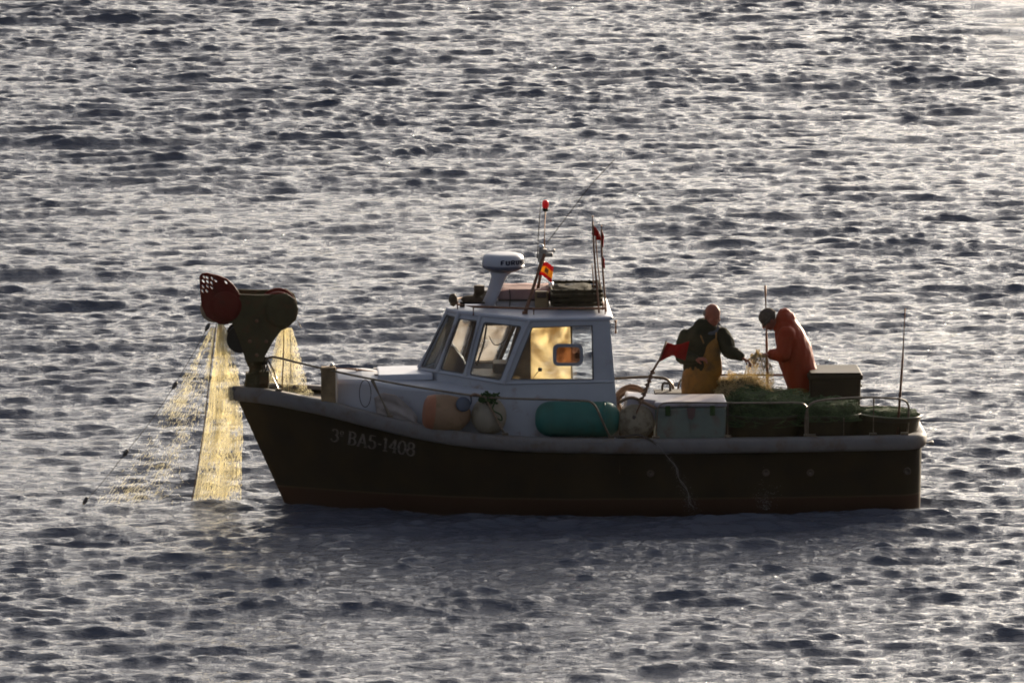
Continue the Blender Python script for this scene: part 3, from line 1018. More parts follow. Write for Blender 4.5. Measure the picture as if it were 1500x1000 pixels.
# ------------------------------------------------------------ net hauler at the bow
def PL(lst, y): return [pt(a, b, y) for a, b in lst]
bm = new()
outl = [(322, 440), (335, 433), (352, 431), (375, 432), (402, 431.5), (420, 430), (432, 438), (437, 452), (434, 468), (420, 481), (412, 484), (400, 500), (388, 522), (386, 530), (360, 530), (356, 515), (346, 488), (340, 474), (328, 468), (320, 456)]
prism(bm, PL(outl, -.22), Vector((0, .025, 0)))
prism(bm, PL([(a, b) for a, b in outl], -.22), Vector((0, .025, 0)))
bmesh.ops.translate(bm, verts=bm.verts[len(bm.verts) // 2:] if False else [], vec=(0, 0, 0))
bmesh.ops.remove_doubles(bm, verts=bm.verts, dist=1e-6)
bm.free(); bm = new()
prism(bm, PL(outl, -.22), Vector((0, .025, 0)))
hauler = obj('net_hauler', bm, M['olive'], boat, bevel=.006)
tag(hauler, 'olive net hauler with side plates, rollers and red guard on the bow')
bm = new()
far = [Vector((p.x, .20, p.z)) for p in PL(outl, -.22)]
prism(bm, far, Vector((0, .025, 0)))
obj('side_plate', bm, M['olive'], hauler, bevel=.006)
Yx = Vector((0, 1, 0))
def roller(name, px, py, r, y0, y1, m, lip=.02, flange=1.0):
    bm = new()
    c = pt(px, py, y0); L = y1 - y0
    lathe(bm, c, [(0, r * .5), (0, r), (lip, r), (lip * 1.6, r * .86), (L / 2, r * .74), (L - lip * 1.6, r * .86), (L - lip, r), (L, r), (L, r * .5)], Yx, 32)
    return obj(name, bm, m, hauler, smooth=False, bevel=.004)
roller('drum', 328, 451, .19, -.19, .19, M['red_dark'])
roller('drum', 408, 455, .21, -.19, .19, M['red_dark'])
roller('guide_roller', 352, 497, .155, -.18, .18, M['rubber'])
bm = new()
lathe(bm, pt(314, 452, -.20), [(0, .02), (0, .15), (.02, .16), (.035, .16)], Yx, 32)
obj('drum_disc', bm, M['tan_rubber'], hauler, bevel=.006)
# cheek covers rounding the drum ends
bm = new()
lathe(bm, pt(330, 449, -.265), [(0, .12), (.012, .165), (.05, .185), (.06, .185)], Yx, 32)
obj('drum_cover', bm, M['red_dark'], hauler, smooth=True)
bm = new()
lathe(bm, pt(412, 456, -.25), [(0, .15), (.01, .185), (.05, .19), (.06, .19)], Yx, 32)
obj('drum_cover', bm, M['olive'], hauler, smooth=True)
# perforated red guard
gd = [(292, 405), (296, 400.5), (303, 399.5), (313, 402), (322, 404), (333, 409), (342, 417), (349, 427), (352, 434), (338, 450), (325, 474), (312, 470), (302, 463), (295, 447), (293, 425)]
holes = []
def slot(cx, cy, a, b, ang, n=8):
    o = []
    for k in range(n):
        t = 2 * math.pi * k / n
        x, y = a * math.cos(t), b * math.sin(t)
        o.append((cx + x * math.cos(ang) - y * math.sin(ang), cy + x * math.sin(ang) + y * math.cos(ang)))
    return o
for cx_, cy_ in ((299, 405.5), (298, 412), (304, 412.5), (303.5, 406.5), (297.5, 419.5), (304, 419), (310, 414.5), (297, 426.5), (311, 408), (316, 411), (331, 413.5), (310, 421), (303, 426)):
    holes.append(PL(slot(cx_, cy_, 3.0, 1.25, rad(52)), -.24))
bm = new()
prism(bm, PL(gd, -.24), Vector((0, .03, 0)), holes)
obj('guard_plate', bm, M['red_dark'], hauler)
for bx_, bz_ in ((345, 447), (412, 448), (376, 470), (366, 500), (390, 500), (376, 520)):
    bm = new()
    lathe(bm, pt(bx_, bz_, -.222), [(0, .022), (-.012, .022), (-.016, .012)], Yx, 6)
    obj('bolt', bm, M['rust'], hauler)
bm = new()
lathe(bm, pt(376, 572, 0), [(-.1, .14), (.10, .14), (.13, .125), (.20, .09), (.26, .085), (.30, .11), (.36, .12)], n=24)
box(bm, pt(376, 556, 0), (.25, .2, .16))
box(bm, pt(387, 552, -.1), (.11, .10, .14))
obj('pedestal', bm, M['olive'], hauler, bevel=.008)
bm = new()
for k, (a, b) in enumerate(((381, 541), (384, 543), (387, 538))):
    tube(bm, smooth_path([pt(a + 3, b - 12, -.13), pt(a + 4, b, -.15), pt(a, b + 10, -.12)]), .008, 6)
box(bm, pt(388, 528, -.15), (.06, .05, .08))
obj('hydraulic_hose', bm, M['rubber'], hauler, smooth=True)
bm = new()
tube(bm, [pt(436, 470, -.1), pt(439, 475, -.1), pt(441, 479, -.12)], .006, 6)
obj('cord_end', bm, M['rail'], hauler)

# ------------------------------------------------------------ nets
def strand(bm, pts, r, n=3):
    tube(bm, pts, r, n, caps=False)
def netting(y, left, right, z0, z1, ncol, nrow, r, seed, dens=lambda u, v: 1.0, yamp=.06, layers=1):
    """mesh hanging between two edges: left(v), right(v) give pixel x for v = 0 (top) .. 1"""
    rnd = random.Random(seed)
    bm = new()
    for l in range(layers):
        ph = rnd.uniform(0, 9)
        yy = y + (l - (layers - 1) / 2) * .05
        def P(u, v):
            px = lerp(left(v), right(v), u)
            py = lerp(z0, z1, v)
            w = noise.noise(Vector((u * 4 + ph, v * 5, l * 3.1))) * 3.2 * (.25 + v) + noise.noise(Vector((u * 17 + ph, v * 9, l))) * .9
            q = pt(px + w, py, yy)
            q.y += yamp * math.sin(u * 11 + v * 3 + ph) * (.3 + v)
            return q
        jit = [rnd.uniform(-.35, .35) for _ in range(ncol + 1)]
        for i in range(ncol + 1):
            run = []
            for j in range(nrow + 1):
                u = min(1, max(0, (i + jit[i] + .18 * math.sin(j * 2.1 + i)) / ncol)); v = j / nrow
                keep = rnd.random() < dens(u, v)
                if keep: run.append(P(u, v))
                if (not keep or j == nrow) and len(run) > 1:
                    strand(bm, run, r); run = []
                elif not keep: run = []
        for j in range(0, nrow + 1):
            run = []
            vv = j / nrow
            for i in range(ncol + 1):
                u = i / ncol; v = min(1, max(0, vv + .012 * math.sin(i * 1.7 + j) + rnd.uniform(-.004, .004)))
                keep = rnd.random() < dens(u, v) * .9
                if keep: run.append(P(u, v))
                if (not keep or i == ncol) and len(run) > 1:
                    strand(bm, run, r * .6); run = []
                elif not keep: run = []
    return bm
net = thing('fishing_net', 'pale golden gill net hanging from the red guarded drum into the sea', 'fishing net', pt(300, 730, -.05))
lead = lambda v: lerp(317, 281, v) + 2.5 * math.sin(v * 3)
obj('netting', netting(-.02, lambda v: lead(v) + 2, lambda v: interp(v, [(0, 328), (.12, 340), (.3, 350), (.6, 356), (1, 352)]), 474, 733, 40, 130, .0020, 3,
    lambda u, v: .93 - .9 * max(0, u - .6) + .5 * noise.noise(Vector((u * 2.2, v * 16, 3.3))), layers=2), M['gold_net'], net)
fl = lambda v: interp(v, [(0, 305), (.04, 300), (.35, 256), (.74, 184), (1, 126)])
def sparse(u, v):
    n = noise.noise(Vector((u * 3.0, v * 5.0, 4.4)))
    a = .62 + n * .8
    if v > .5: a *= max(0.1, 1 - abs(u - (.62 - v * .15)) * 1.9)
    if v < .5: a *= .5 + u * .6
    return max(0, min(.92, a))
obj('netting', netting(-.1, lambda v: fl(v) + 3, lambda v: lead(v) - 2, 480, 735, 34, 110, .0017, 5, sparse, layers=2, yamp=.10), M['gold_net'], net)
bm = new()
tube(bm, smooth_path([pt(304, 478, -.1), pt(292, 502, -.1), pt(256, 563, -.12), pt(222, 615, -.15), pt(184, 663, -.2), pt(155, 700, -.25), pt(122, 738, -.3)], 5), .0035, 6)
obj('float_line', bm, M['rope_d'], net)
for px, py in ((304, 479), (256, 564), (184, 663), (125, 733)):
    bm = new()
    d = (pt(px + 5, py - 9, 0) - pt(px - 5, py + 9, 0)).normalized()
    lathe(bm, pt(px, py, -.12 if px > 200 else -.22), [(-.05, .006), (-.035, .018), (0, .026), (.035, .018), (.05, .006)], d, 14)
    obj('float', bm, M['float'], net, smooth=True)
bm = new()
tube(bm, smooth_path([pt(317, 474, -.12), pt(313, 505, -.12), pt(306, 560, -.12), pt(297, 640, -.12), pt(281, 733, -.12)], 5), .007, 6)
obj('lead_line', bm, M['rope'], net)

net2 = thing('fishing_net', 'golden net falling from the inboard drum onto the foredeck behind the bow', 'fishing net', pt(418, 590, .3))
obj('netting', netting(.3, lambda v: lerp(412, 386, v ** .7), lambda v: interp(v, [(0, 427), (.3, 438), (.7, 449), (1, 452)]), 480, 598, 34, 84, .0019, 9,
    lambda u, v: .95 - .8 * max(0, u - .6) - .4 * max(0, .15 - u) * 5, layers=2), M['gold_net'], net2)
bm = new()
tube(bm, smooth_path([pt(416, 484, .22), pt(415, 530, .22), pt(412, 590, .22)]), .008, 6)
obj('lead_line', bm, M['rope'], net2)
bm = new()
tube(bm, smooth_path([pt(425, 484, .22), pt(426, 530, .22), pt(423, 590, .22)]), .003, 6)
obj('cord', bm, M['rope_d'], net2)

def mound(name, label, cat, cx_, cy_, y, a, b, h, m, ms, seed, nst=500, sr=.0028, flat=.6, group=None, core=True):
    """pile of netting: a lumpy core under a tangle of twine"""
    rnd = random.Random(seed)
    base = pt(cx_, cy_, y)
    t = thing(name, label, cat, base, group)
    def surf(th, ph, k=1.0):
        # th around, ph 0..pi/2 up
        d = Vector((math.cos(th) * math.cos(ph), math.sin(th) * math.cos(ph), math.sin(ph)))
        n = 1 + .22 * noise.noise(d * 2.1 + Vector((seed, 0, 0))) + .09 * noise.noise(d * 6 + Vector((0, seed, 0)))
        cp = math.cos(ph) ** flat if math.cos(ph) > 0 else 0
        return base + Vector((math.cos(th) * cp * a, math.sin(th) * cp * b, math.sin(ph) ** .9 * h)) * n * k
    if core:
        bm = new()
        R_ = []
        for j in range(14):
            ph = j / 13 * math.pi / 2 * .999
            R_.append([bm.verts.new(surf(i / 40 * 2 * math.pi, ph, .94)) for i in range(40)])
        for p, q in zip(R_[:-1], R_[1:]):
            for i in range(40): bm.faces.new((p[i], p[(i + 1) % 40], q[(i + 1) % 40], q[i]))
        bm.faces.new(R_[0]); bm.faces.new(R_[-1])
        obj('net_bulk', bm, m, t, smooth=True)
    bm = new()
    for _ in range(nst):
        th, ph = rnd.uniform(0, 2 * math.pi), math.asin(rnd.random()) * .98
        dth, dph = rnd.uniform(-.5, .5), rnd.uniform(-.35, .35)
        k = rnd.uniform(.9, 1.1) if core else rnd.uniform(.35, 1.12)
        pts = []
        for s in range(7):
            v = s / 6
            pts.append(surf(th + dth * v + .1 * math.sin(v * 6 + th * 9), max(0, min(1.55, ph + dph * v + .07 * math.sin(v * 5 + ph * 12))), k + .05 * math.sin(v * 3.1)))
        tube(bm, pts, sr, 3, caps=False)
    obj('twine', bm, ms, t)
    return t

# ------------------------------------------------------------ buoys and fender on the side deck
def blob(bm, c, rx, ry, rz, seed=0, rot=None, amp=.03, e=1.0, mi=0):
    nb = 28
    R_ = []
    for j in range(1, 16):
        ph = -math.pi / 2 + math.pi * j / 16
        row = []
        for i in range(nb):
            th = 2 * math.pi * i / nb
            f = lambda v: math.copysign(abs(v) ** e, v)
            d = Vector((f(math.cos(ph)) * f(math.cos(th)) * rx, f(math.cos(ph)) * f(math.sin(th)) * ry, f(math.sin(ph)) * rz))
            d *= 1 + amp * noise.noise(Vector((math.cos(th) * math.cos(ph), math.sin(th) * math.cos(ph), math.sin(ph))) * 2 + Vector((seed, 0, 0)))
            if rot: d = rot @ d
            row.append(bm.verts.new(c + d))
        R_.append(row)
    for p, q in zip(R_[:-1], R_[1:]):
        for i in range(nb): bm.faces.new((p[i], p[(i + 1) % nb], q[(i + 1) % nb], q[i])).material_index = mi
    bm.faces.new(R_[0][::-1]).material_index = mi; bm.faces.new(R_[-1]).material_index = mi
def deck_z(x): return sheer(x) - .07

c = pt(655, 606, -.99)
t = thing('buoy', 'large tan buoy with an orange end lying behind the gunwale', 'buoy', Vector((c.x, c.y, deck_z(c.x))), 'buoys stowed on the side deck')
bm = new()
lathe(bm, c, [(-.27, .04), (-.262, .13), (-.235, .185), (-.16, .205), (-.02, .215), (.10, .20), (.18, .16), (.23, .10), (.26, .06)], Vector((1, .1, -.12)), 30, mis=[1, 1, 1, 0, 0, 0, 0, 0, 0])
obj('float', bm, [M['tanbuoy'], M['orangebuoy']], t, smooth=True)
bm = new()
lathe(bm, pt(678, 592, -1.14), [(-.02, .02), (-.01, .075), (.02, .085), (.03, .07)], Vector((.2, -.9, .2)), 18)
tube(bm, smooth_path([pt(684, 596, -1.15), pt(690, 590, -1.15), pt(690, 580, -1.17)]), .01, 6)
obj('end_cap', bm, M['bluecap'], t, smooth=True)

c = pt(716, 609, -1.0)
t = thing('buoy', 'cream buoy lashed with green rope beside the wheelhouse', 'buoy', Vector((c.x, c.y, deck_z(c.x))), 'buoys stowed on the side deck')
bm = new()
blob(bm, c, .20, .19, .215, 3, amp=.04)
obj('float', bm, M['creambuoy'], t, smooth=True)
bm = new()
rnd = random.Random(4)
for k in range(30):
    q = pt(rnd.gauss(716, 7), rnd.gauss(582, 3.5), -1.16)
    pp = [q]
    for s in range(6): pp.append(pp[-1] + Vector((rnd.uniform(-.03, .03), rnd.uniform(-.02, .02), rnd.uniform(-.02, .018))))
    tube(bm, smooth_path(pp, 3), .011, 6)
tube(bm, smooth_path([pt(725, 588, -1.21), pt(722, 600, -1.22), pt(733, 607, -1.22), pt(735, 615, -1.22), pt(727, 612, -1.22)]), .008, 6)
obj('rope_lashing', bm, M['rope_g'], t, smooth=True)
bm = new()
tube(bm, smooth_path([pt(688, 581, -1.2), pt(695, 577, -1.2), pt(705, 580, -1.2)]), .014, 6)
tube(bm, smooth_path([pt(713, 586, -1.2), pt(722, 602, -1.22), pt(735, 628, -1.23)]), .010, 6)
obj('rope', bm, M['rope'], t, smooth=True)

c = pt(846, 613.5, -1.0)
t = thing('fender', 'big green cylindrical fender lying against the white wheelhouse wall', 'fender', Vector((c.x, c.y, deck_z(c.x))))
bm = new()
pr = []
L_, r_ = .475, .195
for k in range(9):
    a = k / 8 * math.pi / 2
    pr.append((-L_ + .17 * (1 - math.sin(a)) * 0 + .17 * (1 - math.cos(a)), r_ * math.sin(a) ** .75))
pr += [(-.2, r_ * 1.01), (0, r_ * .995), (.2, r_ * 1.01)]
for k in range(8, -1, -1):
    a = k / 8 * math.pi / 2
    pr.append((L_ - .17 * (1 - math.cos(a)), r_ * math.sin(a) ** .75))
lathe(bm, c, pr, Vector((1, 0, -.015)), 36)
obj('body', bm, M['green_f'], t, smooth=True)
for dx_ in (-.3, .3):
    bm = new()
    lathe(bm, c + Vector((dx_, 0, 0)), [(-.012, r_ - .01), (-.006, r_ + .004), (.006, r_ + .004), (.012, r_ - .01)], Vector((1, 0, 0)), 36)
    obj('moulded_rib', bm, M['green_f'], t, smooth=True)

# rope hanging from the rail and a plastic sheet
bm = new()
lp = [pt(535 + 8.5 * math.cos(a), 576 + 20 * math.sin(a), gx(530, -.02) ) for a in [k / 24 * 2 * math.pi for k in range(25)]]
tube(bm, lp, .005, 6)
tag(obj('rope_loop', bm, M['rope_d'], None, smooth=True, loc=pt(535, 596, gx(530))), 'thin dark rope loop hanging from the rail in front of the white coachroof', 'rope')
bm = new()
N_ = 18
g = []
for i in range(N_ + 1):
    row = []
    for j in range(N_ + 1):
        u, v = i / N_, j / N_
        px = lerp(548 + 4 * v, 612 - 2 * v, u); top_ = interp(u, [(0, 583), (.2, 575), (.5, 579), (.8, 596), (1, 612)])
        bot_ = lerp(609, 624, u)
        py = lerp(top_, max(bot_, top_ + 1), v)
        q = pt(px, py, gx(px) + .13)
        q.y += .035 * noise.noise(Vector((u * 5, v * 4, 1))) + .03 * (1 - v)
        row.append(bm.verts.new(q))
    g.append(row)
for i in range(N_):
    for j in range(N_): bm.faces.new((g[i][j], g[i + 1][j], g[i + 1][j + 1], g[i][j + 1]))
sh = obj('plastic_sheet', bm, M['tarp'], None, smooth=True, loc=pt(580, 615, -.9))
sd = sh.modifiers.new('s', 'SOLIDIFY'); sd.thickness = .008
tag(sh, 'crumpled pale plastic sheet draped behind the slanting rail post on the foredeck', 'sheet')
bm = new()
tube(bm, [pt(480, 538, -.1), pt(522, 541, -.08), pt(575, 549, 0.0)], .013, 8)
tube(bm, [pt(522, 540, -.08), pt(527, 553, -.1)], .014, 8)
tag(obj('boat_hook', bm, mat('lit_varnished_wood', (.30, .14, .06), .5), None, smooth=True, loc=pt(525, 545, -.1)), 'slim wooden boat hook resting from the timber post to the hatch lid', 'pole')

# ------------------------------------------------------------ roof clutter
rz = ROOFZ + .04
def boot(px, py, y, flip, tall, label, rotx=0):
    q = pt(px, py, y)
    t = thing('boot', label, 'boot', q, 'boots on the wheelhouse roof')
    bm = new()
    s = 1.0
    d = -1 if flip else 1
    # shaft
    def rg(c, a, b, tilt=0):
        return [bm.verts.new(c + Vector((a * math.cos(k * math.pi / 8) * 1.0, b * math.sin(k * math.pi / 8), a * math.cos(k * math.pi / 8) * tilt))) for k in range(16)]
    rr_ = [rg(q + Vector((0, 0, tall)), .062, .058), rg(q + Vector((0, 0, tall * .55)), .056, .052), rg(q + Vector((d * .0, 0, .13)), .056, .048), rg(q + Vector((d * .015, 0, .075)), .068, .046, -.5 * d), ]
    for a, b in zip(rr_[:-1], rr_[1:]):
        for k in range(16): bm.faces.new((a[k], a[(k + 1) % 16], b[(k + 1) % 16], b[k]))
    bm.faces.new(rr_[0]); bm.faces.new(rr_[-1])
    blob(bm, q + Vector((d * .08, 0, .045)), .125, .047, .045, 2, e=.85)
    obj('upper', bm, M['boot'], t, smooth=True)
    bm = new()
    box(bm, q + Vector((d * .07, 0, .008)), (.27, .09, .022))
    obj('sole', bm, M['rubber'], t, bevel=.008)
    return t
boot(702, 444, -.25, True, .20, 'tall brown rubber boot standing upright on the roof beside the radar post')
bm = new()
q = pt(664, 447, -.05)
blob(bm, q + Vector((0, 0, .06)), .05, .05, .07, 5, amp=.2)  # plain brown lump, not a lamp
lathe(bm, q + Vector((.10, 0, .0)), [(-.02, .03), (.03, .03), (.04, .02)], n=12)
tag(obj('roof_lump', bm, M['boot'], None, smooth=True, loc=q), 'small round brown lump at the front edge of the roof', 'lamp')
bm = new()
q = pt(712, 436, .25)
box(bm, q, (.17, .24, .14))
box(bm, q + Vector((.0, 0, .085)), (.19, .26, .03))
tag(obj('tool_box', bm, mat('brown_box_plastic', (.10, .08, .06), .5), None, loc=q, bevel=.012), 'small brown box with pale lid behind the tall boot', 'box')
q = pt(767, 438, .15)
t = thing('canvas_bundle', 'faded pink canvas bundle strapped down on the roof behind the radar post', 'bundle', q)
bm = new()
box(bm, q + Vector((.0, 0, .085)), (.58, .5, .11)); 
bmesh.ops.subdivide_edges(bm, edges=bm.edges, cuts=6, use_grid_fill=True)
for v in bm.verts: v.co += Vector((0, 0, .02 * noise.noise(v.co * 7))) + v.normal * 0
obj('cover', bm, M['pink'], t, smooth=True, bevel=0)
bm = new()
box(bm, q + Vector((-.02, 0, -.03)), (.60, .46, .09))
obj('base_board', bm, M['canvas'], t, bevel=.01)
bm = new()
box(bm, q + Vector((0, 0, .022)), (.585, .505, .02))
for dx_ in (-.17, .12): 
    tube(bm, smooth_path([q + Vector((dx_, -.262, .15)), q + Vector((dx_ + .008, -.265, .05)), q + Vector((dx_, -.25, -.08))]), .006, 6)
obj('strap', bm, M['rope_d'], t)
# ochre box
q = pt(793, 438, -.1)
bm = new(); box(bm, q + Vector((0, 0, .0)), (.15, .2, .2)); box(bm, q + Vector((0, -.02, .06)), (.11, .2, .06), mi=1)
tag(obj('battery_box', bm, [M['yellowbox'], M['rope_d']], None, loc=q, bevel=.01), 'ochre box with a dark patch between the mast and the dark crate', 'box')
# crate with net
q = pt(843, 447, 0)
t = thing('fish_crate', 'long dark net filled crate at the aft end of the roof', 'crate', q)
bm = new()
w, l, h = .56, .78, .20
c = pt(843, 448, -.05); c.z = rz + .03 + h / 2
for s in (-1, 1):
    for k in range(4):
        box(bm, c + Vector((0, s * l / 2, -h / 2 + .025 + k * .05)), (w, .02, .034))
        box(bm, c + Vector((s * w / 2, 0, -h / 2 + .025 + k * .05)), (.02, l - .03, .034))
    for k in range(-3, 4): box(bm, c + Vector((k * w / 6.5, s * (l / 2 - .016), 0)), (.02, .014, h))
box(bm, c + Vector((0, 0, -h / 2 + .01)), (w - .03, l - .03, .02))
obj('crate_frame', bm, M['crate'], t)
bm = new()
blob(bm, c + Vector((0, 0, -.01)), .27, .38, .10, 8, amp=.3, e=.7)
obj('net_filling', bm, M['dnet'], t, smooth=True)
q = pt(835, 425, .1)
bm = new()
blob(bm, q, .13, .16, .07, 3, amp=.35)
tag(obj('black_bag', bm, M['rubber'], None, smooth=True, loc=q), 'rounded dark bag lying on top of the roof crate', 'bag')
q = pt(845, 428, -.2)
bm = new()
lathe(bm, pt(848, 430, -.1), [(-.11, .01), (-.1, .05), (.1, .05), (.12, .03), (.14, .015)], Vector((1, .1, .1)), 16)
tag(obj('plastic_bottle', bm, mat('pale_bottle_plastic', (.3, .33, .36), .25), None, smooth=True, loc=q), 'pale grey plastic bottle lying on the roof crate', 'bottle')

# Flag of the mast: red, yellow, red with a small badge
def waving(name, corners, m, parent=None, nx=14, ny=10, amp=.03, seed=0, stripes=None, label=None, cat=None, loc=None):
    bm = new()
    g = []
    for i in range(nx + 1):
        row = []
        for j in range(ny + 1):
            u, v = i / nx, j / ny
            p = lerp(lerp(corners[0], corners[1], u), lerp(corners[3], corners[2], u), v)
            p = p + Vector((0, amp * math.sin(u * 6 + v * 2 + seed) * (.2 + u), amp * .5 * math.sin(u * 5 + seed)))
            row.append(bm.verts.new(p))
        g.append(row)
    for i in range(nx):
        for j in range(ny):
            f = bm.faces.new((g[i][j], g[i + 1][j], g[i + 1][j + 1], g[i][j + 1]))
            if stripes: f.material_index = stripes(i / nx, j / ny)
    o = obj(name, bm, m, parent, smooth=True, loc=loc)
    sd = o.modifiers.new('s', 'SOLIDIFY'); sd.thickness = .004
    if label: tag(o, label, cat)
    return o
fy_ = -.33
cor = [pt(797, 384, fy_), pt(811, 389, fy_), pt(808, 413, fy_), pt(790, 402, fy_)]
flag = waving('flag', cor, [M['flagred'], M['flagyel'], mat('flag_badge', (.25, .10, .03), .8)], nx=20, ny=16, amp=.02,
    stripes=lambda u, v: (2 if (abs(u - .42) < .16 and abs(v - .5) < .17) else 1) if .25 < v < .74 else 0, label='small red and yellow striped national flag with a badge hanging from the mast', cat='flag', loc=cor[0])

# flag staffs at the aft end of the roof
def dan_pole(pxs, label, flags, r=.011):
    base = pt(*pxs[-1])
    t = thing('marker_pole', label, 'pole', base, 'marker poles at the aft edge of the roof')
    bm = new(); tube(bm, smooth_path([pt(*p) for p in pxs]), r, 8)
    obj('shaft', bm, M['rust'], t, smooth=True)
    for i, cs in enumerate(flags):
        waving('flag', [pt(*c) for c in cs], M['redf'], t, amp=.015, seed=i)
ya = -.55
dan_pole([(868, 316, ya), (871, 380, ya), (878, 462, ya)], 'tallest marker pole at the roof edge with a red flag high up', [[(868, 330, ya), (877, 338, ya), (882, 352, ya), (867, 344, ya)]])
yb = -.42
dan_pole([(881, 330, yb), (882, 380, yb), (888, 462, yb)], 'rightmost marker pole on the roof with two small drooping red flags', [[(881, 338, yb), (885, 345, yb), (884, 362, yb), (880, 355, yb)], [(882, 375, yb), (886, 379, yb), (886, 392, yb), (881, 392, yb)]])
yc = -.3
dan_pole([(872, 340, yc), (876, 390, yc), (884, 461, yc)], 'middle marker pole on the roof with a crumpled red flag touching its neighbour', [[(872, 343, yc), (881, 345, yc), (883, 353, yc), (874, 352, yc)]], .007)
dan_pole([(867, 386, 0), (869, 410, 0), (870, 452, 0)], 'shortest bare marker pole standing behind the roof crate', [], .006)

# ------------------------------------------------------------ aft deck clutter
# marker buoy with flag staff
c = pt(931, 618, -1.02)
t = thing('marker_buoy', 'stained beige round buoy with a leaning red flag staff between fender and cool box', 'marker buoy', Vector((c.x, c.y, c.z - .2)))
bm = new(); blob(bm, c, .215, .19, .20, 6, amp=.05)
obj('float', bm, M['stainbuoy'], t, smooth=True)
bm = new(); tube(bm, [pt(929, 612, -1.17), pt(945, 575, -1.12), pt(955, 545, -1.05), pt(966, 527, -1.0), pt(976, 500, -.95)], [.016, .017, .015, .012, .01], 8)
obj('staff', bm, M['rust'], t, smooth=True)
bm = new()
rnd = random.Random(3)
ax0, ax1 = pt(938, 592, -1.14), pt(957, 545, -1.05)
for k in range(34):
    v = k / 33; q = lerp(ax0, ax1, v)
    a = k * 1.35
    tube(bm, [q + Vector((.022 * math.cos(a + s * .9), .022 * math.sin(a + s * .9), .006 * s)) for s in range(8)], .006, 5)
obj('rope_binding', bm, M['rope'], t)
bm = new(); lathe(bm, pt(929, 612, -1.17), [(-.03, .022), (.0, .03), (.03, .02)], Vector((.3, -.3, 1)), 14)
obj('collar', bm, M['rope_d'], t, smooth=True)
fc = [(976, 502), (990, 504.5), (1010, 500), (1004, 528), (992, 523), (985, 524), (970, 530), (964, 529)]
bm = new(); N1 = 16
g = []
for i in range(N1 + 1):
    u = i / N1
    tp = (interp(u, [(0, 975), (.4, 988), (1, 1010)]), interp(u, [(0, 502), (.4, 505), (1, 500)]))
    bt = (interp(u, [(0, 965), (.4, 986), (.7, 992), (1, 1004)]), interp(u, [(0, 530), (.4, 520), (.7, 524), (1, 529)]))
    row = []
    for j in range(9):
        v = j / 8
        q = pt(lerp(tp[0], bt[0], v), lerp(tp[1], bt[1], v), -.96)
        q.y += .03 * math.sin(u * 8) + .02 * math.sin(u * 5 + v * 4)
        row.append(bm.verts.new(q))
    g.append(row)
for i in range(N1):
    for j in range(8): bm.faces.new((g[i][j], g[i + 1][j], g[i + 1][j + 1], g[i][j + 1]))
fo = obj('flag', bm, M['redf'], t, smooth=True)
sd = fo.modifiers.new('s', 'SOLIDIFY'); sd.thickness = .004

# cool box
def cool_box():
    f0, f1 = pt(961, 590, -1.12), pt(1063, 643, -1.12)
    W_ = f1.x - f0.x; H_ = f0.z - f1.z + .12
    D_ = .62
    cx_ = (f0.x + f1.x) / 2
    zt = f0.z
    t = thing('cool_box', 'pale grey green fish cool box with pinkish white lid behind the rail', 'cool box', (cx_, -1.12 + D_ / 2, zt - H_))
    bm = new(); box(bm, (cx_, -1.12 + D_ / 2, zt - .05 - H_ / 2), (W_, D_, H_), taper=.04)
    obj('body', bm, M['chest'], t, bevel=.03)
    bm = new(); box(bm, (cx_, -1.12 + D_ / 2, zt - .02), (W_ + .03, D_ + .03, .055))
    lid = obj('lid', bm, M['lid'], t, bevel=.02)
    for dx_ in (-.26, .24):
        bm = new(); box(bm, (cx_ + dx_, -1.15, zt - .085), (.055, .03, .11))
        obj('latch', bm, M['rope_g'], t, bevel=.006)
    bm = new(); 
    prism(bm, [Vector((cx_ + a, -1.155, zt + b)) for a, b in ((-.05, -.055), (.05, -.055), (.04, -.15), (.01, -.19), (-.03, -.17))], Vector((0, .012, 0)))
    obj('handle_flap', bm, mat('rust_red_flap', (.10, .05, .04), .7), t)
    bm = new(); box(bm, (cx_ + .0, -1.137, zt - .33), (.008, .01, .3))
    obj('body_seam', bm, M['chest'], t)
cool_box()
# second pale lid/board behind buoy
q = pt(945, 590, -.75)
bm = new(); box(bm, pt(943, 594, -.75), (.42, .5, .22), Matrix.Rotation(.12, 3, 'Y'))
tag(obj('fish_box', bm, M['lid'], None, loc=q, bevel=.02), 'low pale box tilted behind the stained buoy', 'box')
# rope coil
q = pt(928, 580, -.25)
bm = new()
rnd = random.Random(12)
for k in range(9):
    R_ = rnd.uniform(.13, .21); yy = -.25 + rnd.uniform(-.1, .1); ph = rnd.uniform(0, 6)
    c_ = pt(925, 590, yy)
    tube(bm, [c_ + Vector((R_ * math.cos(a), .05 * math.sin(a * 2 + ph), R_ * .95 * math.sin(a))) for a in [j / 30 * 2 * math.pi for j in range(31)]], .016, 6)
tag(obj('rope_coil', bm, M['rope'], None, smooth=True, loc=q), 'coil of thick brown rope hung up beside the aft corner of the wheelhouse', 'rope')
bm = new()
tube(bm, smooth_path([pt(905, 590, -.95), pt(925, 582, -1.0), pt(945, 590, -1.05), pt(962, 598, -1.1)]), .018, 8)
tag(obj('rope', bm, M['rope'], None, smooth=True, loc=pt(925, 585, -1.0)), 'brown rope looped over the stained buoy towards the cool box', 'rope')
bm = new()
tube(bm, smooth_path([pt(903, 640, -1.24), pt(915, 639, -1.27), pt(935, 637, -1.29), pt(948, 642, -1.32), pt(962, 650, -1.36)]), .012, 8)
tag(obj('hose', bm, M['rope_d'], None, smooth=True, loc=pt(925, 640, -1.25)), 'dark hose running over the gunwale beneath the stained buoy', 'hose')
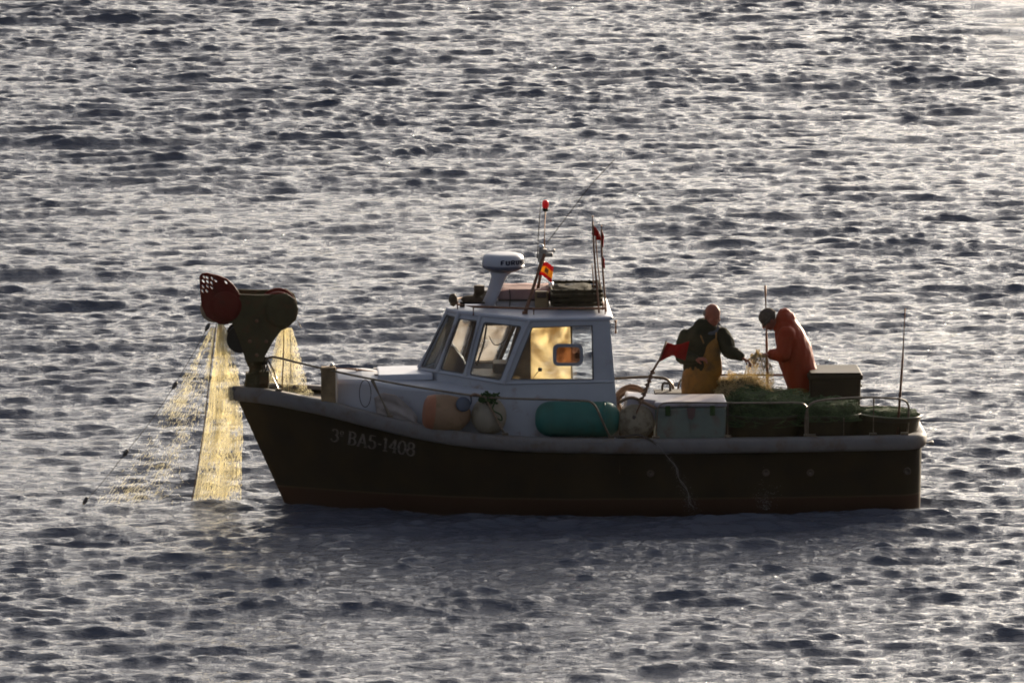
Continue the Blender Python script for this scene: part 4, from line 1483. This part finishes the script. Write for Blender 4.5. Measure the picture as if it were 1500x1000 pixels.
# drain water falling from the hose
bm = new()
rnd = random.Random(2)
P0 = smooth_path([pt(958, 648, -1.37), pt(974, 663, -1.40), pt(988, 682, -1.42), pt(999, 705, -1.44), pt(1010, 732, -1.45), pt(1014, 742, -1.45)], 8)
for s in range(4):
    ph = rnd.uniform(0, 6)
    tube(bm, [p + Vector((.010 * math.sin(i * .5 + ph) * (1 + i * .03), 0, .006 * math.cos(i * .7 + ph))) for i, p in enumerate(P0)], [.0035 * (1 - .5 * i / len(P0)) for i in range(len(P0))], 5)
for k in range(420):
    i = min(len(P0) - 1, int(len(P0) * rnd.random() ** .6)); p = P0[i]
    sp_ = .004 + .0011 * i
    blob_c = p + Vector((rnd.gauss(0, sp_), rnd.gauss(0, .01), rnd.gauss(0, sp_)))
    bmesh.ops.create_icosphere(bm, subdivisions=1, radius=rnd.uniform(.0015, .0035), matrix=Matrix.Translation(blob_c))
def spray_mat():
    m = mat('white_water', (.15, .135, .13), .4, trans=.15, spec=.2)
    return m
M['spray'] = spray_mat()
tag(obj('water_stream', bm, M['spray'], None, smooth=True, loc=P0[0]), 'thin stream of water running down the dark hull from the hose', 'water stream', kind='stuff')
bm = new()
for k in range(260):
    h = abs(rnd.gauss(0, .13)); 
    p = pt(1122 + rnd.gauss(0, 5 + 30 * h), 746, -1.38) + Vector((0, rnd.gauss(0, .02), h))
    bmesh.ops.create_icosphere(bm, subdivisions=1, radius=rnd.uniform(.0015, .0042), matrix=Matrix.Translation(p))
tag(obj('spray', bm, M['spray'], None, smooth=True, loc=pt(1122, 746, -1.38)), 'small puff of spray rising against the aft part of the hull', 'spray', kind='stuff')

# far side deck gear seen over the cool box
bm = new()
tube(bm, smooth_path([pt(970, 573, .7), pt(971, 562, .7), pt(977, 561, .7), pt(981, 562, .7), pt(982, 573, .7)]), .014, 8)
box(bm, pt(982, 577, .7), (.36, .3, .07))
tag(obj('winch', bm, M['rope_d'], None, loc=pt(982, 580, .7), bevel=.008), 'small dark deck winch with a hoop handle left of the man in bib overalls', 'winch')

# tubs along the near gunwale
def tub(px0, px1, py_rim, py_bot, y, label, rim=True, rimtilt=0.0):
    l, r = pt(px0, py_rim, y), pt(px1, py_rim, y)
    c = (l + r) / 2; R_ = (r - l).length / 2
    zb = pt(px0, py_bot, y).z - .12
    t = thing('net_tub', label, 'tub', Vector((c.x, c.y, zb)), 'black tubs of netting along the rail')
    ax = Vector((rimtilt, 0, 1)).normalized()
    H_ = c.z - zb
    bm = new()
    lathe(bm, c, [(-H_, R_ * .82), (-.05, R_ * .97), (-.045, R_ * 1.0), (0, R_ * 1.0), (0, R_ * .96), (-.08, R_ * .94), (-.09, .01)], ax, 48)
    obj('tub_wall', bm, M['tub'], t, smooth=False)
    bm = new()
    u, v = frame_from(ax)
    tube(bm, [c + (u * math.cos(a) + v * math.sin(a)) * R_ for a in [k / 48 * 2 * math.pi for k in range(49)]], .011, 6)
    obj('rim', bm, M['rim'], t, smooth=True)
    return t, c, R_
tub(1062, 1176, 604, 645, -.72, 'black tub under the big green net heap next to the cool box')
tub(1164, 1262, 604, 645, -.72, 'black tub with netting in the middle of the row')
tub(1248, 1349, 605, 645, -.66, 'rightmost black tub with green rim at the stern corner', rimtilt=.06)
mound('net_pile', 'large green net heap rising from the tub beside the cool box', 'net pile', 1118, 616, -.62, .50, .50, .33, M['gnet'], M['green_net'], 21, 1100)
mound('net_pile', 'green netting bulging over the middle tub below the black bin', 'net pile', 1214, 610, -.70, .39, .38, .19, M['gnet'], M['green_net'], 31, 700)
mound('net_pile', 'flat dark green netting inside the rightmost stern tub', 'net pile', 1298, 606, -.66, .33, .33, .055, M['gnet'], M['green_net'], 41, 420)
mound('net_pile', 'wispy backlit tan netting in front of the bib overalls', 'net pile', 1084, 590, .25, .29, .24, .30, M['dnet'], M['tan_net'], 51, 800, sr=.0022)
mound('net_pile', 'low dark net heap at the feet of the orange jacket', 'net pile', 1135, 590, .25, .42, .3, .15, M['dnet'], mat('brown_twine', (.12, .08, .05), .8, trans=.2), 61, 400)
# net held between the two men
hn = thing('held_net', 'thin pale netting held up between the two fishermen', 'fishing net', pt(1115, 580, .12))
obj('netting', netting(.12, lambda v: interp(v, [(0, 1101), (.3, 1093), (1, 1082)]), lambda v: interp(v, [(0, 1122), (.3, 1131), (1, 1136)]), 520, 582, 26, 34, .0026, 15,
    lambda u, v: .62 + .3 * v, layers=3, yamp=.05), M['tan_net'], hn)
bm = new()
rnd = random.Random(8)
for k in range(30):
    q = pt(1107 + rnd.gauss(0, 3), 520 + rnd.gauss(0, 3), .1)
    pp = [q]
    for s in range(5): pp.append(pp[-1] + Vector((rnd.uniform(-.025, .025), rnd.uniform(-.02, .02), rnd.uniform(-.03, .025))))
    tube(bm, smooth_path(pp, 2), .005, 4)
obj('net_bunch', bm, M['tan_net'], hn)

# big black bin
f0, f1 = pt(1186, 549, -.1), pt(1262, 600, -.1)
W_ = f1.x - f0.x
cx_ = (f0.x + f1.x) / 2
t = thing('black_bin', 'big black plastic bin standing behind the stern tubs', 'bin', (cx_, .25, DECK_A))
Hb = f0.z - DECK_A
bm = new(); box(bm, (cx_, .22, DECK_A + Hb / 2), (W_ - .03, .62, Hb), taper=.08)
obj('body', bm, M['bin'], t, bevel=.025)
bm = new(); box(bm, (cx_ + .0, .22, f0.z - .03), (W_ + .03, .68, .06))
obj('rim', bm, M['bin'], t, bevel=.015)
bm = new(); box(bm, (cx_, .22, f0.z + .008), (W_ - .01, .66, .03))
obj('lid', bm, M['bin'], t, bevel=.01)
bm = new()
for dz in (.14, .28): box(bm, (cx_ + W_ / 2 - .005, .22, f0.z - dz), (.03, .5, .03))
obj('side_rib', bm, M['bin'], t, bevel=.006)

# ------------------------------------------------------------ people
def limb(bm, nodes, n=16, ref=Vector((0, 1, 0))):
    """closed tapering tube; nodes: (point, radius across, radius along ref)"""
    pts = [Vector(p) for p, a, b in nodes]
    rings = []
    def ring(c, d, a, b):
        d = d.normalized()
        v = (ref - d * ref.dot(d))
        if v.length < .2: v = Vector((1, 0, 0)) - d * d.x
        v.normalize()
        u = v.cross(d).normalized()
        return [bm.verts.new(c + u * math.cos(2 * math.pi * k / n) * a + v * math.sin(2 * math.pi * k / n) * b) for k in range(n)]
    N_ = len(nodes)
    for i, (p, a, b) in enumerate(nodes):
        d = pts[min(i + 1, N_ - 1)] - pts[max(i - 1, 0)]
        if i == 0:
            for s in (.98, .7, .38): rings.append(ring(pts[0] - d.normalized() * min(a, b) * s, d, a * math.sqrt(1 - s * s) + 1e-3, b * math.sqrt(1 - s * s) + 1e-3))
        rings.append(ring(pts[i], d, a, b))
        if i == N_ - 1:
            for s in (.38, .7, .98): rings.append(ring(pts[i] + d.normalized() * min(a, b) * s, d, a * math.sqrt(1 - s * s) + 1e-3, b * math.sqrt(1 - s * s) + 1e-3))
    for p, q in zip(rings[:-1], rings[1:]):
        for k in range(n): bm.faces.new((p[k], p[(k + 1) % n], q[(k + 1) % n], q[k]))
    bm.faces.new(rings[0][::-1]); bm.faces.new(rings[-1])

def dense(nodes, sub=4):
    P = smooth_path([Vector(p) for p, a, b in nodes], sub)
    out = []
    for i, p in enumerate(P):
        t = i / sub; k = min(int(t), len(nodes) - 2); f = t - k
        out.append((p, lerp(nodes[k][1], nodes[k + 1][1], f), lerp(nodes[k][2], nodes[k + 1][2], f)))
    return out

def remeshed(name, bm, m, parent, voxel=.008, smooth_it=4, wrinkle=0.0, wscale=9.0, seed=0):
    o = obj(name, bm, m, parent)
    r = o.modifiers.new('r', 'REMESH'); r.mode = 'VOXEL'; r.voxel_size = voxel
    s = o.modifiers.new('s', 'SMOOTH'); s.factor = .5; s.iterations = smooth_it
    bpy.context.view_layer.update()
    dg = bpy.context.evaluated_depsgraph_get()
    me = bpy.data.meshes.new_from_object(o.evaluated_get(dg))
    o.modifiers.clear()
    o.data = me
    if not me.materials: me.materials.append(m)
    smooth_mesh(me)
    if wrinkle:
        nrm = [v.normal.copy() for v in me.vertices]
        for v, nn in zip(me.vertices, nrm):
            c_ = v.co
            w = noise.noise(Vector((c_.x * wscale, c_.y * wscale, c_.z * wscale * .55 + seed))) + .5 * noise.noise(Vector((c_.x * wscale * 2.3, c_.y * wscale * 2.3, c_.z * wscale * 1.3)))
            v.co = c_ + nn * w * wrinkle
    return o

def hand(bm, wrist, direction, palm_n, thumb_side, curl=.5):
    """palm with five bent fingers"""
    d = direction.normalized(); n_ = (palm_n - d * palm_n.dot(d)).normalized(); s = d.cross(n_).normalized() * thumb_side
    limb(bm, [(wrist, .026, .020), (wrist + d * .03, .032, .017), (wrist + d * .07, .038, .015), (wrist + d * .09, .037, .013)], 12, n_)
    lens = (.070, .080, .074, .058)
    for i in range(4):
        off = (1.5 - i) * .0185
        p = wrist + d * .088 + s * off
        l = lens[i]; a = curl * (.8 + .1 * i)
        p1 = p + (d * math.cos(a * .5) + n_ * math.sin(a * .5)) * l * .42
        p2 = p1 + (d * math.cos(a * 1.3) + n_ * math.sin(a * 1.3)) * l * .32
        p3 = p2 + (d * math.cos(a * 2.1) + n_ * math.sin(a * 2.1)) * l * .26
        limb(bm, [(p - d * .02, .0095, .0095), (p1, .009, .009), (p2, .0085, .0085), (p3, .007, .007)], 8, n_)
    p = wrist + d * .025 + s * .028
    p1 = p + (d * .7 + s * .6 + n_ * .3).normalized() * .04
    p2 = p1 + (d * .85 + s * .15 + n_ * .6).normalized() * .032
    limb(bm, [(p, .013, .013), (p1, .011, .011), (p2, .009, .009)], 8, n_)

def head(bm, c, fwd, up, s=1.0):
    """skull, jaw, nose, brow, ears; c = middle of the skull"""
    fwd = fwd.normalized(); up = (up - fwd * up.dot(fwd)).normalized(); r = fwd.cross(up)
    Mx = Matrix((r, fwd, up)).transposed()
    def B(cc, rx, ry, rz, e=1.0): blob(bm, c + Mx @ (Vector(cc) * s), rx * s, ry * s, rz * s, 0, Mx, 0, e)
    B((0, -.008, .028), .076, .096, .088)
    B((0, .02, -.045), .060, .070, .075)
    B((0, .042, -.090), .036, .036, .026)
    B((0, .078, .012), .048, .016, .012)
    B((0, .098, -.022), .013, .022, .024)
    B((0, .088, .0), .009, .014, .03)
    B((0, .088, -.062), .026, .010, .008)
    B((0, .086, -.074), .022, .010, .007)
    for k in (-1, 1):
        B((.079 * k, -.01, -.015), .011, .022, .034)
        B((.032 * k, .082, -.004), .011, .008, .008)
        B((.04 * k, .055, -.035), .026, .028, .026)

def person_standing():
    y = .35
    t = thing('person', 'bald person in dark jacket and mustard bib overalls reaching out one hand', 'person', Vector((pt(1030, 560, y).x, y, DECK_A)), 'fishermen working on the aft deck')
    q = lambda px, py, yy=y: pt(px, py, yy)
    hc = q(1044, 461, y - .05)
    fwd = Vector((.45, -.80, -.38)); up = Vector((.08, -.25, 1))
    bm = new()
    head(bm, hc, fwd, up, 1.05)
    limb(bm, dense([(q(1036, 490), .07, .065), (q(1039, 481), .060, .058), (hc + Vector((-.01, .02, -.05)), .058, .058)]))
    pelvis = q(1028, 562, y + .02)
    ankleL = Vector((pelvis.x - .12, y + .02, DECK_A + .09)); ankleR = Vector((pelvis.x + .14, y - .05, DECK_A + .09))
    # torso
    limb(bm, dense([(pelvis, .15, .11), (q(1029, 535), .145, .105), (q(1030, 505), .165, .11), (q(1031, 492), .15, .09)]))
    # arms
    shL, elL, haL = q(1004, 494, y + .03), q(1000, 523, y - .03), q(1019, 526, y - .22)
    shR, elR, haR = q(1060, 492, y - .02), q(1068, 514, y - .12), q(1086, 523, y - .28)
    for a, b, c_ in ((shL, elL, haL), (shR, elR, haR)):
        limb(bm, dense([(a, .055, .055), (lerp(a, b, .5), .048, .048), (b, .04, .04), (lerp(b, c_, .4), .040, .040), (c_, .024, .024)]))
    hand(bm, haR, Vector((.8, -.3, -.45)), Vector((-.3, -.2, -1)), 1, .55)
    hand(bm, haL, Vector((.8, -.4, .1)), Vector((.1, .3, -1)), -1, .8)
    for an, hx in ((ankleL, -.09), (ankleR, .09)):
        hip = pelvis + Vector((hx, 0, -.04)); kn = lerp(hip, an, .52) + Vector((0, -.03, 0))
        limb(bm, dense([(hip, .085, .085), (lerp(hip, kn, .5), .075, .075), (kn, .055, .055), (lerp(kn, an, .4), .055, .055), (an, .035, .035)]))
    remeshed('body', bm, M['skin'], t, .006, 3)
    # jacket
    bm = new()
    limb(bm, dense([(q(1028, 540), .215, .16), (q(1029, 520), .205, .155), (q(1030, 503), .225, .16), (q(1031, 491), .215, .15), (q(1034, 481), .14, .12)]), 24)
    for sg, (a, b, c_) in ((0, (shL, elL, haL)), (1, (shR, elR, haR))):
        a2 = lerp(a, q(1031, 492), .12)
        limb(bm, dense([(a2, .108, .10), (lerp(a, b, .5), .096, .09), (b, .086, .08), (lerp(b, c_, .5), .072, .07), (lerp(b, c_, .92), .052, .050)]))
    remeshed('jacket', bm, M['jacket'], t, .009, 3, .010, 9, 1)
    # collar / hood roll
    bm = new()
    cc = q(1036, 484, y)
    ring_ = [cc + Vector((.125 * math.cos(a), .11 * math.sin(a) + .02, .055 * math.sin(a) + .03)) for a in [k / 20 * 2 * math.pi for k in range(21)]]
    tube(bm, ring_, [.036 + .014 * max(0, math.sin(k / 20 * 2 * math.pi)) for k in range(21)], 10)
    obj('collar', bm, M['hood'], t, smooth=True)
    # bib overalls
    bm = new()
    limb(bm, dense([(q(1027, 566), .225, .165), (q(1028, 550), .222, .17), (q(1030, 536), .20, .165)]), 24)
    for an, hx in ((ankleL, -.105), (ankleR, .105)):
        hip = pelvis + Vector((hx, 0, -.03)); kn = lerp(hip, an, .52) + Vector((0, -.03, 0))
        limb(bm, dense([(hip, .125, .13), (lerp(hip, kn, .5), .115, .115), (kn, .10, .10), (lerp(kn, an, .5), .095, .095), (lerp(kn, an, .95), .09, .095)]))
    # bib front following the chest
    limb(bm, dense([(q(1036, 545, y - .09), .17, .075), (q(1038, 525, y - .10), .145, .068), (q(1039, 510, y - .10), .115, .062), (q(1040, 500, y - .095), .10, .055)]), 20)
    remeshed('bib_overalls', bm, M['bib'], t, .009, 3, .010, 8, 3)
    for sx in (-1, 1):
        bm = new()
        tube(bm, smooth_path([q(1040 + sx * 9, 503, y - .165), q(1038 + sx * 11, 493, y - .15), q(1036 + sx * 13, 486, y - .06), q(1034 + sx * 13, 487, y + .06)]), .010, 6)
        obj('shoulder_strap', bm, M['bib'], t, smooth=True)
    for an in (ankleL, ankleR):
        bm = new()
        blob(bm, an + Vector((.02, -.06, -.045)), .06, .15, .055, 1, e=.85)
        tube(bm, [an + Vector((0, 0, -.05)), an + Vector((0, 0, .12))], [.06, .065], 14)
        obj('boot', bm, M['boot'], t, smooth=True)
    # thin hair round the back of the head
    bm = new()
    fw = fwd.normalized(); r_ = fw.cross(up).normalized(); u_ = r_.cross(fw)
    pts_ = [hc + r_ * .080 * math.cos(a) - fw * (.094 * math.sin(a) + .006) + u_ * (-.005) for a in [k / 14 * math.pi for k in range(15)]]
    tube(bm, pts_, [.012] + [.026] * 13 + [.012], 8)
    obj('hair', bm, M['hair'], t, smooth=True)
person_standing()

def person_bent():
    y = .28
    q = lambda px, py, yy=y: pt(px, py, yy)
    t = thing('person', 'stooping person in bright orange oilskin jacket and grey beanie handling the net', 'person', Vector((q(1172, 570).x, y, DECK_A)), 'fishermen working on the aft deck')
    hc = q(1126, 468, y - .02)
    fwd = Vector((-.72, -.12, -.68)); up = Vector((-.62, -.05, .75))
    bm = new()
    head(bm, hc, fwd, up, .98)
    limb(bm, dense([(q(1150, 482), .065, .07), (q(1140, 475), .056, .06), (hc + Vector((.03, 0, -.02)), .056, .056)]))
    pelvis = q(1172, 568)
    limb(bm, dense([(pelvis, .12, .15), (q(1168, 535), .12, .15), (q(1160, 505), .13, .17), (q(1153, 485), .10, .15)]))
    arms = []
    for s in (-1, 1):
        sh, el, ha = q(1153, 489, y + s * .17), q(1147, 520, y + s * .19 - .03), q(1130, 519, y + s * .07 - .05)
        arms.append((sh, el, ha))
        limb(bm, dense([(sh, .05, .05), (el, .04, .04), (lerp(el, ha, .4), .038, .038), (ha, .025, .025)]))
        hand(bm, ha, Vector((-.9, -s * .2, .0)), Vector((0, 0, -1)), -s, .9)
    ank = []
    for s in (-1, 1):
        hip = pelvis + Vector((0, s * .09, -.03)); an = Vector((hip.x + .02 - s * .10, y + s * .13, DECK_A + .09)); kn = lerp(hip, an, .5) + Vector((-.06, 0, 0))
        ank.append((hip, kn, an))
        limb(bm, dense([(hip, .085, .085), (kn, .058, .058), (lerp(kn, an, .4), .055, .055), (an, .035, .035)]))
    remeshed('body', bm, M['skin'], t, .006, 3)
    # jacket: long oilskin
    bm = new()
    limb(bm, dense([(q(1175, 556), .19, .21), (q(1170, 540), .195, .215), (q(1164, 515), .20, .22), (q(1158, 495), .18, .22), (q(1153, 479), .145, .19), (q(1150, 468), .11, .13)]), 24)
    for sh, el, ha in arms:
        limb(bm, dense([(sh, .095, .09), (lerp(sh, el, .5), .088, .085), (el, .08, .08), (lerp(el, ha, .5), .072, .068), (lerp(el, ha, .95), .058, .055)]))
    # stand-up collar and hood
    limb(bm, dense([(q(1156, 478), .10, .10), (q(1152, 468), .09, .10), (q(1149, 462), .085, .09)]), 18)
    limb(bm, dense([(q(1140, 478, y), .07, .085), (q(1148, 466, y), .085, .10), (q(1157, 466, y), .07, .09)]), 18)
    remeshed('jacket', bm, M['orange'], t, .009, 3, .012, 8, 5)
    bm = new()
    limb(bm, dense([(q(1172, 575), .145, .175), (q(1172, 556), .15, .18)]), 20)
    for hip, kn, an in ank:
        limb(bm, dense([(hip, .115, .12), (kn, .098, .1), (lerp(kn, an, .5), .092, .092), (lerp(kn, an, .95), .088, .092)]))
    remeshed('trousers', bm, M['bib'], t, .009, 3, .010, 8, 7)
    for hip, kn, an in ank:
        bm = new()
        blob(bm, an + Vector((-.06, 0, -.045)), .15, .06, .055, 1, e=.85)
        tube(bm, [an + Vector((0, 0, -.05)), an + Vector((0, 0, .12))], [.06, .065], 14)
        obj('boot', bm, M['boot'], t, smooth=True)
    # beanie
    bm = new()
    f_ = fwd.normalized(); u_ = (up - f_ * up.dot(f_)).normalized(); r_ = f_.cross(u_)
    Mx = Matrix((r_, f_, u_)).transposed()
    blob(bm, hc + Mx @ Vector((0, -.012, .040)), .088, .104, .090, 1, Mx, .03)
    tube(bm, [hc + Mx @ Vector((.084 * math.cos(a), .100 * math.sin(a) - .01, .012 - .012 * math.sin(a))) for a in [k / 24 * 2 * math.pi for k in range(25)]], .014, 8)
    obj('beanie', bm, M['beanie'], t, smooth=True)
person_bent()

t = mound('net_pile', 'pale golden netting heaped on the foredeck below the inboard drum', 'net pile', 432, 600, .15, .24, .25, .20, M['dnet'], M['gold_net'], 71, 500, sr=.002, core=False)
t = mound('net_pile', 'dark net spilled on the deck between cool box and bin', 'net pile', 1160, 622, -.05, .55, .4, .28, M['dnet'], M['green_net'], 81, 300)

# ------------------------------------------------------------ the warm evening air between shore and boat
bm = new()
box(bm, (0, -10, 9.5), (40, 240, 21.4))
hm = bpy.data.materials.new('haze_air')
hm.use_nodes = True
nt = hm.node_tree
nt.nodes.remove(nt.nodes['Principled BSDF'])
pv = nt.nodes.new('ShaderNodeVolumePrincipled')
pv.inputs['Color'].default_value = (1, .93, .82, 1)
pv.inputs['Density'].default_value = .000013
pv.inputs['Anisotropy'].default_value = .5
nt.links.new(pv.outputs[0], nt.nodes['Material Output'].inputs['Volume'])
tag(obj('haze', bm, hm), kind='stuff')
